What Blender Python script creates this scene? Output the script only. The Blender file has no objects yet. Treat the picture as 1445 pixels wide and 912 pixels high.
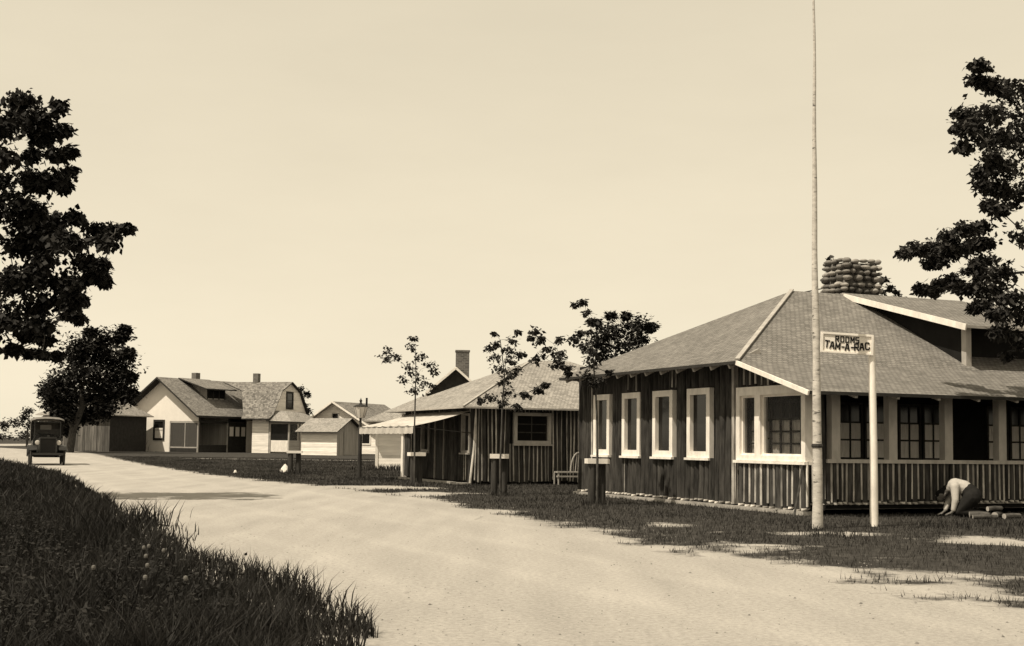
import bpy, math, random
import numpy as np
from mathutils import Vector, Matrix, noise as mnoise

R = random.Random(7)
NR = np.random.default_rng(11)
scene = bpy.context.scene
COL = scene.collection
rad = math.radians

# ------------------------------------------------------------------ camera
F, CX, CY, HOR, RHO, H = 1850.0, 722.5, 497.0, 626.0, 0.0125, 1.25
PIT = math.atan((HOR - CY) / F)
fwd = Vector((0, math.cos(PIT), math.sin(PIT)))
up0 = Vector((0, -math.sin(PIT), math.cos(PIT)))
rt0 = Vector((1, 0, 0))
rt = rt0 * math.cos(RHO) + up0 * math.sin(RHO)
up = up0 * math.cos(RHO) - rt0 * math.sin(RHO)
cam_d = bpy.data.cameras.new("camera")
cam = bpy.data.objects.new("camera", cam_d)
COL.objects.link(cam)
cam.matrix_world = Matrix(((rt.x, up.x, -fwd.x, 0), (rt.y, up.y, -fwd.y, 0), (rt.z, up.z, -fwd.z, H), (0, 0, 0, 1)))
cam_d.sensor_fit = 'HORIZONTAL'
cam_d.sensor_width = 36
cam_d.lens = F / 1445 * 36
cam_d.shift_y = (CY - 456) / 1445
cam_d.clip_start = 0.1
cam_d.clip_end = 6000
scene.camera = cam


def ray(px, py):
    return fwd + rt * ((px - CX) / F) + up * ((CY - py) / F)


def at_depth(px, py, Y):
    d = ray(px, py)
    return Vector((0, 0, H)) + d * (Y / d.y)


def sstep(a, b, x):
    t = np.clip((x - a) / (b - a), 0, 1)
    return t * t * (3 - 2 * t)


def gz(x, y):
    return 0.25 * float(sstep(55, 95, y))


def at_ground(px, py):
    z = 0.0
    for _ in range(12):
        d = ray(px, py)
        t = (z - H) / d.z
        p = Vector((0, 0, H)) + d * t
        z = gz(p.x, p.y)
    return p


# ------------------------------------------------------------------ objects
def tag(o, label=None, cat=None, group=None, kind=None):
    if label: o['label'] = label
    if cat: o['category'] = cat
    if group: o['group'] = group
    if kind: o['kind'] = kind
    return o


def thing(name, label, cat, loc=(0, 0, 0), rotz=0.0, group=None):
    o = bpy.data.objects.new(name, None)
    o.empty_display_size = 0.2
    COL.objects.link(o)
    o.location = loc
    o.rotation_euler = (0, 0, rotz)
    return tag(o, label, cat, group)


def copy_tree(o, parent=None):
    c = o.copy()
    COL.objects.link(c)
    if parent: c.parent = parent
    for ch in list(o.children):
        copy_tree(ch, c)
    return c


class MB:
    def __init__(self, fn=None):
        self.V, self.Fc, self.M, self.T, self.UV = [], [], [], [], []
        self.fn = fn

    def add(self, verts, faces, mat=0, tone=0.5, uvs=None, raw=False):
        b = len(self.V)
        for v in verts:
            v = tuple(v)
            self.V.append(self.fn(*v) if (self.fn and not raw) else v)
        for i, f in enumerate(faces):
            self.Fc.append([b + k for k in f])
            self.M.append(mat)
            self.T.append(tone)
            self.UV.append(uvs[i] if uvs else None)

    def box(self, x0, x1, y0, y1, z0, z1, mat=0, tone=0.5):
        v = [(x0, y0, z0), (x1, y0, z0), (x1, y1, z0), (x0, y1, z0), (x0, y0, z1), (x1, y0, z1), (x1, y1, z1), (x0, y1, z1)]
        self.add(v, [(0, 3, 2, 1), (4, 5, 6, 7), (0, 1, 5, 4), (1, 2, 6, 5), (2, 3, 7, 6), (3, 0, 4, 7)], mat, tone)

    def bar(self, p0, p1, w, h, mat=0, tone=0.5, upv=(0, 0, 1)):
        p0, p1 = Vector(p0), Vector(p1)
        d = (p1 - p0).normalized()
        u = Vector(upv)
        if abs(d.dot(u)) > 0.98: u = Vector((0, 1, 0))
        s = d.cross(u).normalized()
        t = s.cross(d).normalized()
        v = []
        for p in (p0, p1):
            for a, b in ((-1, -1), (1, -1), (1, 1), (-1, 1)):
                v.append(p + s * (a * w / 2) + t * (b * h / 2))
        self.add(v, [(3, 2, 1, 0), (4, 5, 6, 7), (0, 1, 5, 4), (1, 2, 6, 5), (2, 3, 7, 6), (3, 0, 4, 7)], mat, tone)

    def tube(self, pts, radii, seg=8, mat=0, tone=0.5, cap=True, capmat=None):
        pts = [Vector(p) for p in pts]
        v, f = [], []
        n = len(pts)
        for i, p in enumerate(pts):
            d = (pts[min(i + 1, n - 1)] - pts[max(i - 1, 0)])
            if d.length < 1e-6: d = Vector((0, 0, 1))
            d.normalize()
            a = Vector((1, 0, 0)) if abs(d.x) < 0.9 else Vector((0, 1, 0))
            s = d.cross(a).normalized()
            t = d.cross(s).normalized()
            for k in range(seg):
                an = 2 * math.pi * k / seg
                v.append(p + (s * math.cos(an) + t * math.sin(an)) * radii[i])
        for i in range(n - 1):
            for k in range(seg):
                a = i * seg + k
                b = i * seg + (k + 1) % seg
                f.append((a, b, b + seg, a + seg))
        self.add(v, f, mat, tone)
        if cap:
            b = v[:seg], v[-seg:]
            self.add(b[0], [tuple(range(seg))], mat if capmat is None else capmat, tone)
            self.add(b[1], [tuple(reversed(range(seg)))], mat if capmat is None else capmat, tone)

    def lathe(self, prof, seg=14, c=(0, 0, 0), mat=0):
        v, f = [], []
        for r, z in prof:
            for k in range(seg):
                an = 2 * math.pi * k / seg
                v.append((c[0] + r * math.cos(an), c[1] + r * math.sin(an), c[2] + z))
        for i in range(len(prof) - 1):
            for k in range(seg):
                a = i * seg + k
                b = i * seg + (k + 1) % seg
                f.append((a, b, b + seg, a + seg))
        self.add(v, f, mat)

    def slab(self, pts, thick=0.07, mat=0, edge=1, skip=None):
        """roof plane with UVs in metres along the eave and up the slope, thickened downwards"""
        P = [Vector(p) for p in pts]
        nrm = Vector((0, 0, 0))
        for i in range(len(P)):
            nrm += P[i].cross(P[(i + 1) % len(P)])
        nrm.normalize()
        if nrm.z < 0:
            P.reverse(); nrm = -nrm
        e = Vector((0, 0, 1)).cross(nrm)
        if e.length < 1e-4: e = Vector((1, 0, 0))
        e.normalize()
        s = nrm.cross(e).normalized()
        uv = [(p.dot(e), p.dot(s)) for p in P]
        k = len(P)
        Q = [p - Vector((0, 0, thick)) for p in P]
        self.add(P, [tuple(range(k))], mat, 0.5, [uv])
        self.add(Q, [tuple(reversed(range(k)))], edge)
        for i in range(k):
            j = (i + 1) % k
            if skip and skip(P[i], P[j]): continue
            self.add([P[i], Q[i], Q[j], P[j]], [(0, 1, 2, 3)], edge)

    def build(self, name, mats, parent=None, smooth=False, label=None):
        me = bpy.data.meshes.new(name)
        me.from_pydata([tuple(v) for v in self.V], [], self.Fc)
        if not isinstance(mats, (list, tuple)): mats = [mats]
        for m in mats: me.materials.append(m)
        me.polygons.foreach_set('material_index', self.M)
        at = me.attributes.new('tone', 'FLOAT', 'FACE')
        at.data.foreach_set('value', [float(t) for t in self.T])
        if any(u is not None for u in self.UV):
            ul = me.uv_layers.new(name='UVMap')
            for p, u in zip(me.polygons, self.UV):
                if u:
                    for li, c in zip(p.loop_indices, u): ul.data[li].uv = c
        if smooth:
            me.polygons.foreach_set('use_smooth', [True] * len(me.polygons))
        me.update()
        o = bpy.data.objects.new(name, me)
        COL.objects.link(o)
        if parent is not None: o.parent = parent
        if label: o['label'] = label
        return o


def tri_mesh(name, V, T, tone, mat, parent=None):
    me = bpy.data.meshes.new(name)
    V = np.asarray(V, dtype=np.float32); T = np.asarray(T, dtype=np.int32)
    me.vertices.add(len(V)); me.vertices.foreach_set('co', V.ravel())
    me.loops.add(T.size); me.loops.foreach_set('vertex_index', T.ravel())
    k = T.shape[1]
    me.polygons.add(len(T))
    me.polygons.foreach_set('loop_start', np.arange(0, T.size, k, dtype=np.int32))
    me.update(calc_edges=True)
    at = me.attributes.new('tone', 'FLOAT', 'FACE')
    at.data.foreach_set('value', np.asarray(tone, dtype=np.float32))
    me.materials.append(mat)
    o = bpy.data.objects.new(name, me)
    COL.objects.link(o)
    if parent is not None: o.parent = parent
    return o


# ------------------------------------------------------------------ materials
TINT = (1.0, 0.94, 0.86)


def C(v):
    return (v * TINT[0], v * TINT[1], v * TINT[2], 1)


def base_mat(name):
    m = bpy.data.materials.new(name)
    m.use_nodes = True
    nt = m.node_tree
    return m, nt, nt.nodes['Principled BSDF']


def link(nt, a, b): nt.links.new(a, b)


def mat(name, v, rough=0.85, var=0.3, scale=3.0, stretch=(1, 1, 1), bump=0.25, spec=0.15, tone=0.5, detail=6, fine=None, bdist=0.02, v2=None):
    m, nt, bs = base_mat(name)
    N = nt.nodes
    tc = N.new('ShaderNodeTexCoord')
    mp = N.new('ShaderNodeMapping'); mp.inputs['Scale'].default_value = stretch
    link(nt, tc.outputs['Object'], mp.inputs['Vector'])
    nz = N.new('ShaderNodeTexNoise'); nz.inputs['Scale'].default_value = scale; nz.inputs['Detail'].default_value = detail
    nz.inputs['Roughness'].default_value = 0.62
    link(nt, mp.outputs[0], nz.inputs['Vector'])
    rp = N.new('ShaderNodeValToRGB')
    rp.color_ramp.elements[0].position = 0.32; rp.color_ramp.elements[1].position = 0.70
    rp.color_ramp.elements[0].color = C(v * (1 - var)); rp.color_ramp.elements[1].color = C(v2 if v2 else v * (1 + var))
    link(nt, nz.outputs['Fac'], rp.inputs['Fac'])
    at = N.new('ShaderNodeAttribute'); at.attribute_name = 'tone'
    mr = N.new('ShaderNodeMapRange'); mr.inputs['To Min'].default_value = 1 - tone; mr.inputs['To Max'].default_value = 1 + tone
    link(nt, at.outputs['Fac'], mr.inputs['Value'])
    mx = N.new('ShaderNodeVectorMath'); mx.operation = 'SCALE'
    link(nt, rp.outputs[0], mx.inputs[0]); link(nt, mr.outputs[0], mx.inputs['Scale'])
    link(nt, mx.outputs[0], bs.inputs['Base Color'])
    bs.inputs['Roughness'].default_value = rough
    bs.inputs['Specular IOR Level'].default_value = spec
    if bump:
        bp = N.new('ShaderNodeBump'); bp.inputs['Strength'].default_value = bump; bp.inputs['Distance'].default_value = bdist
        src = nz.outputs['Fac']
        if fine:
            n2 = N.new('ShaderNodeTexNoise'); n2.inputs['Scale'].default_value = fine; n2.inputs['Detail'].default_value = 4
            link(nt, mp.outputs[0], n2.inputs['Vector']); src = n2.outputs['Fac']
        link(nt, src, bp.inputs['Height']); link(nt, bp.outputs[0], bs.inputs['Normal'])
    return m


def shingle_mat(name, v, w=0.16, h=0.14, var=0.35):
    m, nt, bs = base_mat(name)
    N = nt.nodes
    uv = N.new('ShaderNodeUVMap')
    # slightly wandering courses
    wob = N.new('ShaderNodeTexNoise'); wob.inputs['Scale'].default_value = 1.3; wob.inputs['Detail'].default_value = 3
    link(nt, uv.outputs[0], wob.inputs['Vector'])
    wsub = N.new('ShaderNodeVectorMath'); wsub.operation = 'SUBTRACT'; wsub.inputs[1].default_value = (0.5, 0.5, 0.5)
    link(nt, wob.outputs['Color'], wsub.inputs[0])
    wsc = N.new('ShaderNodeVectorMath'); wsc.operation = 'SCALE'; wsc.inputs['Scale'].default_value = 0.06
    link(nt, wsub.outputs[0], wsc.inputs[0])
    wad = N.new('ShaderNodeVectorMath'); wad.operation = 'ADD'
    link(nt, uv.outputs[0], wad.inputs[0]); link(nt, wsc.outputs[0], wad.inputs[1])
    br = N.new('ShaderNodeTexBrick')
    br.inputs['Scale'].default_value = 1.0
    br.inputs['Brick Width'].default_value = w; br.inputs['Row Height'].default_value = h
    br.inputs['Mortar Size'].default_value = 0.008; br.inputs['Mortar Smooth'].default_value = 0.3
    br.inputs['Bias'].default_value = 0.0
    br.inputs['Color1'].default_value = C(v * (1 - var)); br.inputs['Color2'].default_value = C(v * (1 + var)); br.inputs['Mortar'].default_value = C(v * 0.35)
    link(nt, wad.outputs[0], br.inputs['Vector'])
    nz = N.new('ShaderNodeTexNoise'); nz.inputs['Scale'].default_value = 0.9; nz.inputs['Detail'].default_value = 8; nz.inputs['Roughness'].default_value = 0.7
    link(nt, uv.outputs[0], nz.inputs['Vector'])
    mr = N.new('ShaderNodeMapRange'); mr.inputs['From Min'].default_value = 0.3; mr.inputs['From Max'].default_value = 0.7
    mr.inputs['To Min'].default_value = 0.80; mr.inputs['To Max'].default_value = 1.18
    link(nt, nz.outputs['Fac'], mr.inputs['Value'])
    mx = N.new('ShaderNodeVectorMath'); mx.operation = 'SCALE'
    link(nt, br.outputs['Color'], mx.inputs[0]); link(nt, mr.outputs[0], mx.inputs['Scale'])
    link(nt, mx.outputs[0], bs.inputs['Base Color'])
    bs.inputs['Roughness'].default_value = 0.9; bs.inputs['Specular IOR Level'].default_value = 0.12
    sp = N.new('ShaderNodeSeparateXYZ'); link(nt, wad.outputs[0], sp.inputs[0])
    dv = N.new('ShaderNodeMath'); dv.operation = 'DIVIDE'; dv.inputs[1].default_value = h; link(nt, sp.outputs['Y'], dv.inputs[0])
    fr = N.new('ShaderNodeMath'); fr.operation = 'FRACT'; link(nt, dv.outputs[0], fr.inputs[0])
    sb = N.new('ShaderNodeMath'); sb.operation = 'SUBTRACT'; sb.inputs[0].default_value = 1.0; link(nt, fr.outputs[0], sb.inputs[1])
    bp = N.new('ShaderNodeBump'); bp.inputs['Strength'].default_value = 0.7; bp.inputs['Distance'].default_value = 0.02
    link(nt, sb.outputs[0], bp.inputs['Height']); link(nt, bp.outputs[0], bs.inputs['Normal'])
    return m


def board_mat(name, v, pitch=0.12, axis='Z', var=0.12, depth=0.012, vert_gap=0.0):
    """lapped boards: a saw-tooth relief along one object axis"""
    m, nt, bs = base_mat(name)
    N = nt.nodes
    tc = N.new('ShaderNodeTexCoord')
    sp = N.new('ShaderNodeSeparateXYZ'); link(nt, tc.outputs['Object'], sp.inputs[0])
    if axis == 'H':
        ad = N.new('ShaderNodeMath'); ad.operation = 'ADD'
        link(nt, sp.outputs['X'], ad.inputs[0]); link(nt, sp.outputs['Y'], ad.inputs[1]); src = ad.outputs[0]
    else:
        src = sp.outputs['Z']
    dv = N.new('ShaderNodeMath'); dv.operation = 'DIVIDE'; dv.inputs[1].default_value = pitch; link(nt, src, dv.inputs[0])
    fr = N.new('ShaderNodeMath'); fr.operation = 'FRACT'; link(nt, dv.outputs[0], fr.inputs[0])
    fl = N.new('ShaderNodeMath'); fl.operation = 'FLOOR'; link(nt, dv.outputs[0], fl.inputs[0])
    wn = N.new('ShaderNodeTexWhiteNoise'); wn.noise_dimensions = '1D'; link(nt, fl.outputs[0], wn.inputs['W'])
    nz = N.new('ShaderNodeTexNoise'); nz.inputs['Scale'].default_value = 2.5; nz.inputs['Detail'].default_value = 7
    mp = N.new('ShaderNodeMapping'); mp.inputs['Scale'].default_value = (0.5, 0.5, 3) if axis != 'H' else (4, 4, 0.4)
    link(nt, tc.outputs['Object'], mp.inputs[0]); link(nt, mp.outputs[0], nz.inputs['Vector'])
    mr = N.new('ShaderNodeMapRange'); mr.inputs['From Min'].default_value = 0.3; mr.inputs['From Max'].default_value = 0.7
    mr.inputs['To Min'].default_value = 1 - var; mr.inputs['To Max'].default_value = 1 + var; link(nt, nz.outputs['Fac'], mr.inputs['Value'])
    m2 = N.new('ShaderNodeMapRange'); m2.inputs['To Min'].default_value = 1 - var; m2.inputs['To Max'].default_value = 1 + var; link(nt, wn.outputs['Value'], m2.inputs['Value'])
    ml = N.new('ShaderNodeMath'); ml.operation = 'MULTIPLY'; link(nt, mr.outputs[0], ml.inputs[0]); link(nt, m2.outputs[0], ml.inputs[1])
    lt = N.new('ShaderNodeMath'); lt.operation = 'GREATER_THAN'; lt.inputs[1].default_value = 0.1; link(nt, fr.outputs[0], lt.inputs[0])
    gm = N.new('ShaderNodeMapRange'); gm.inputs['To Min'].default_value = 1 - vert_gap; link(nt, lt.outputs[0], gm.inputs['Value'])
    m3 = N.new('ShaderNodeMath'); m3.operation = 'MULTIPLY'; link(nt, ml.outputs[0], m3.inputs[0]); link(nt, gm.outputs[0], m3.inputs[1])
    vm = N.new('ShaderNodeVectorMath'); vm.operation = 'SCALE'; vm.inputs[0].default_value = C(v)[:3]; link(nt, m3.outputs[0], vm.inputs['Scale'])
    link(nt, vm.outputs[0], bs.inputs['Base Color'])
    bs.inputs['Roughness'].default_value = 0.75; bs.inputs['Specular IOR Level'].default_value = 0.2
    bp = N.new('ShaderNodeBump'); bp.inputs['Strength'].default_value = 0.8; bp.inputs['Distance'].default_value = depth; bp.invert = True
    link(nt, fr.outputs[0], bp.inputs['Height']); link(nt, bp.outputs[0], bs.inputs['Normal'])
    return m


def brick_mat(name, v):
    m, nt, bs = base_mat(name)
    N = nt.nodes
    tc = N.new('ShaderNodeTexCoord')
    sp = N.new('ShaderNodeSeparateXYZ'); link(nt, tc.outputs['Object'], sp.inputs[0])
    ad = N.new('ShaderNodeMath'); ad.operation = 'ADD'; link(nt, sp.outputs['X'], ad.inputs[0]); link(nt, sp.outputs['Y'], ad.inputs[1])
    cb = N.new('ShaderNodeCombineXYZ'); link(nt, ad.outputs[0], cb.inputs['X']); link(nt, sp.outputs['Z'], cb.inputs['Y'])
    br = N.new('ShaderNodeTexBrick'); br.inputs['Scale'].default_value = 1; br.inputs['Brick Width'].default_value = 0.22; br.inputs['Row Height'].default_value = 0.08
    br.inputs['Mortar Size'].default_value = 0.01
    br.inputs['Color1'].default_value = C(v * 0.6); br.inputs['Color2'].default_value = C(v * 1.4); br.inputs['Mortar'].default_value = C(v * 2)
    link(nt, cb.outputs[0], br.inputs['Vector']); link(nt, br.outputs[0], bs.inputs['Base Color'])
    bs.inputs['Roughness'].default_value = 0.9
    return m


def birch_mat():
    m = mat('birch_pole', 0.50, var=0.25, scale=7, stretch=(1, 1, 2.5), tone=0.2, v2=0.62)
    nt = m.node_tree; N = nt.nodes; bs = N['Principled BSDF']
    src = bs.inputs['Base Color'].links[0].from_socket
    tc = N.new('ShaderNodeTexCoord')
    mp = N.new('ShaderNodeMapping'); mp.inputs['Scale'].default_value = (7, 7, 22); link(nt, tc.outputs['Object'], mp.inputs[0])
    nz = N.new('ShaderNodeTexNoise'); nz.inputs['Scale'].default_value = 1.0; nz.inputs['Detail'].default_value = 3; link(nt, mp.outputs[0], nz.inputs['Vector'])
    mr = N.new('ShaderNodeMapRange'); mr.inputs['From Min'].default_value = .62; mr.inputs['From Max'].default_value = .70; mr.inputs['To Min'].default_value = 1; mr.inputs['To Max'].default_value = .25
    link(nt, nz.outputs['Fac'], mr.inputs['Value'])
    vm = N.new('ShaderNodeVectorMath'); vm.operation = 'SCALE'; link(nt, src, vm.inputs[0]); link(nt, mr.outputs[0], vm.inputs['Scale'])
    link(nt, vm.outputs[0], bs.inputs['Base Color'])
    return m


def leaf_mat(name, v, trans=0.15, lo=0.45, hi=1.6):
    m, nt, bs = base_mat(name)
    N = nt.nodes
    at = N.new('ShaderNodeAttribute'); at.attribute_name = 'tone'
    mr = N.new('ShaderNodeMapRange'); mr.inputs['To Min'].default_value = lo; mr.inputs['To Max'].default_value = hi; link(nt, at.outputs['Fac'], mr.inputs['Value'])
    vm = N.new('ShaderNodeVectorMath'); vm.operation = 'SCALE'; vm.inputs[0].default_value = C(v)[:3]; link(nt, mr.outputs[0], vm.inputs['Scale'])
    link(nt, vm.outputs[0], bs.inputs['Base Color'])
    bs.inputs['Roughness'].default_value = 0.6; bs.inputs['Specular IOR Level'].default_value = 0.12
    if trans:
        tr = N.new('ShaderNodeBsdfTranslucent'); link(nt, vm.outputs[0], tr.inputs['Color'])
        mx = N.new('ShaderNodeMixShader'); mx.inputs[0].default_value = trans
        link(nt, bs.outputs[0], mx.inputs[1]); link(nt, tr.outputs[0], mx.inputs[2])
        link(nt, mx.outputs[0], N['Material Output'].inputs['Surface'])
    return m


def glass_mat(name, v=0.012, rough=0.12, spec=0.35):
    m, nt, bs = base_mat(name)
    bs.inputs['Base Color'].default_value = C(v); bs.inputs['Roughness'].default_value = rough; bs.inputs['Specular IOR Level'].default_value = spec
    return m


def screen_mat(name, alpha=0.28, v=0.02):
    """fly screen: part of the light passes through the mesh"""
    m, nt, bs = base_mat(name)
    N = nt.nodes
    bs.inputs['Base Color'].default_value = C(v); bs.inputs['Roughness'].default_value = 0.5
    tr = N.new('ShaderNodeBsdfTransparent')
    mx = N.new('ShaderNodeMixShader'); mx.inputs[0].default_value = alpha
    link(nt, tr.outputs[0], mx.inputs[1]); link(nt, bs.outputs[0], mx.inputs[2])
    link(nt, mx.outputs[0], N['Material Output'].inputs['Surface'])
    return m


def sand_nodes(nt, pos):
    """colour of packed sandy gravel from world position"""
    N = nt.nodes
    mp = N.new('ShaderNodeMapping'); mp.inputs['Rotation'].default_value = (0, 0, rad(-22.6)); mp.inputs['Scale'].default_value = (1.6, 0.22, 1)
    link(nt, pos, mp.inputs['Vector'])
    n1 = N.new('ShaderNodeTexNoise'); n1.inputs['Scale'].default_value = 0.9; n1.inputs['Detail'].default_value = 6; link(nt, mp.outputs[0], n1.inputs['Vector'])
    n2 = N.new('ShaderNodeTexNoise'); n2.inputs['Scale'].default_value = 22; n2.inputs['Detail'].default_value = 9; n2.inputs['Roughness'].default_value = 0.82; link(nt, pos, n2.inputs['Vector'])
    a = N.new('ShaderNodeMapRange'); a.inputs['From Min'].default_value = 0.3; a.inputs['From Max'].default_value = 0.7; a.inputs['To Min'].default_value = 0.86; a.inputs['To Max'].default_value = 1.10; link(nt, n1.outputs['Fac'], a.inputs['Value'])
    b = N.new('ShaderNodeMapRange'); b.inputs['From Min'].default_value = 0.3; b.inputs['From Max'].default_value = 0.7; b.inputs['To Min'].default_value = 0.62; b.inputs['To Max'].default_value = 1.28; link(nt, n2.outputs['Fac'], b.inputs['Value'])
    m = N.new('ShaderNodeMath'); m.operation = 'MULTIPLY'; link(nt, a.outputs[0], m.inputs[0]); link(nt, b.outputs[0], m.inputs[1])
    dt = N.new('ShaderNodeVectorMath'); dt.operation = 'DOT_PRODUCT'; dt.inputs[1].default_value = (math.cos(rad(22.65)), math.sin(rad(22.65)), 0); link(nt, pos, dt.inputs[0])
    nw = N.new('ShaderNodeTexNoise'); nw.inputs['Scale'].default_value = .22; nw.inputs['Detail'].default_value = 3; link(nt, pos, nw.inputs['Vector'])
    wa = N.new('ShaderNodeMath'); wa.operation = 'MULTIPLY_ADD'; wa.inputs[1].default_value = 1.6; link(nt, nw.outputs['Fac'], wa.inputs[0]); link(nt, dt.outputs['Value'], wa.inputs[2])
    pp = N.new('ShaderNodeMath'); pp.operation = 'PINGPONG'; pp.inputs[1].default_value = .72; link(nt, wa.outputs[0], pp.inputs[0])
    tr = N.new('ShaderNodeMapRange'); tr.interpolation_type = 'SMOOTHSTEP'; tr.inputs['From Min'].default_value = .05; tr.inputs['From Max'].default_value = .30; tr.inputs['To Min'].default_value = 1.045; tr.inputs['To Max'].default_value = .985; link(nt, pp.outputs[0], tr.inputs['Value'])
    m_ = N.new('ShaderNodeMath'); m_.operation = 'MULTIPLY'; link(nt, m.outputs[0], m_.inputs[0]); link(nt, tr.outputs[0], m_.inputs[1]); m = m_
    vm = N.new('ShaderNodeVectorMath'); vm.operation = 'SCALE'; vm.inputs[0].default_value = C(SAND)[:3]; link(nt, m.outputs[0], vm.inputs['Scale'])
    return vm.outputs[0], n2.outputs['Fac']


SAND = 0.385


def road_mat():
    m, nt, bs = base_mat('packed_sand')
    N = nt.nodes
    g = N.new('ShaderNodeNewGeometry')
    c, h = sand_nodes(nt, g.outputs['Position'])
    link(nt, c, bs.inputs['Base Color'])
    bs.inputs['Roughness'].default_value = 0.95; bs.inputs['Specular IOR Level'].default_value = 0.1
    bp = N.new('ShaderNodeBump'); bp.inputs['Strength'].default_value = 0.5; bp.inputs['Distance'].default_value = 0.03
    link(nt, h, bp.inputs['Height']); link(nt, bp.outputs[0], bs.inputs['Normal'])
    return m


def ground_mat():
    m, nt, bs = base_mat('turf_and_sand')
    N = nt.nodes
    g = N.new('ShaderNodeNewGeometry')
    sand, h = sand_nodes(nt, g.outputs['Position'])
    n = N.new('ShaderNodeTexNoise'); n.inputs['Scale'].default_value = 6.0; n.inputs['Detail'].default_value = 8; n.inputs['Roughness'].default_value = 0.68
    link(nt, g.outputs['Position'], n.inputs['Vector'])
    n3 = N.new('ShaderNodeTexNoise'); n3.inputs['Scale'].default_value = 5; n3.inputs['Detail'].default_value = 7; n3.inputs['Roughness'].default_value = 0.7
    link(nt, g.outputs['Position'], n3.inputs['Vector'])
    rp = N.new('ShaderNodeValToRGB'); rp.color_ramp.elements[0].position = 0.35; rp.color_ramp.elements[1].position = 0.72
    rp.color_ramp.elements[0].color = C(0.024); rp.color_ramp.elements[1].color = C(0.085)
    link(nt, n3.outputs['Fac'], rp.inputs['Fac'])
    at = N.new('ShaderNodeAttribute'); at.attribute_name = 'turf'
    s = N.new('ShaderNodeMath'); s.operation = 'SUBTRACT'; s.inputs[1].default_value = 0.5; link(nt, n.outputs['Fac'], s.inputs[0])
    k = N.new('ShaderNodeMath'); k.operation = 'MULTIPLY_ADD'; k.inputs[1].default_value = 1.5; link(nt, s.outputs[0], k.inputs[0]); link(nt, at.outputs['Fac'], k.inputs[2])
    mr = N.new('ShaderNodeMapRange'); mr.inputs['From Min'].default_value = -0.22; mr.inputs['From Max'].default_value = 0.30; link(nt, k.outputs[0], mr.inputs['Value'])
    mx = N.new('ShaderNodeMix'); mx.data_type = 'RGBA'
    link(nt, mr.outputs[0], mx.inputs[0]); link(nt, sand, mx.inputs[6]); link(nt, rp.outputs[0], mx.inputs[7])
    link(nt, mx.outputs[2], bs.inputs['Base Color'])
    bs.inputs['Roughness'].default_value = 0.95; bs.inputs['Specular IOR Level'].default_value = 0.05
    bp = N.new('ShaderNodeBump'); bp.inputs['Strength'].default_value = 0.8; bp.inputs['Distance'].default_value = 0.06
    link(nt, n3.outputs['Fac'], bp.inputs['Height']); link(nt, bp.outputs[0], bs.inputs['Normal'])
    return m


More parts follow.
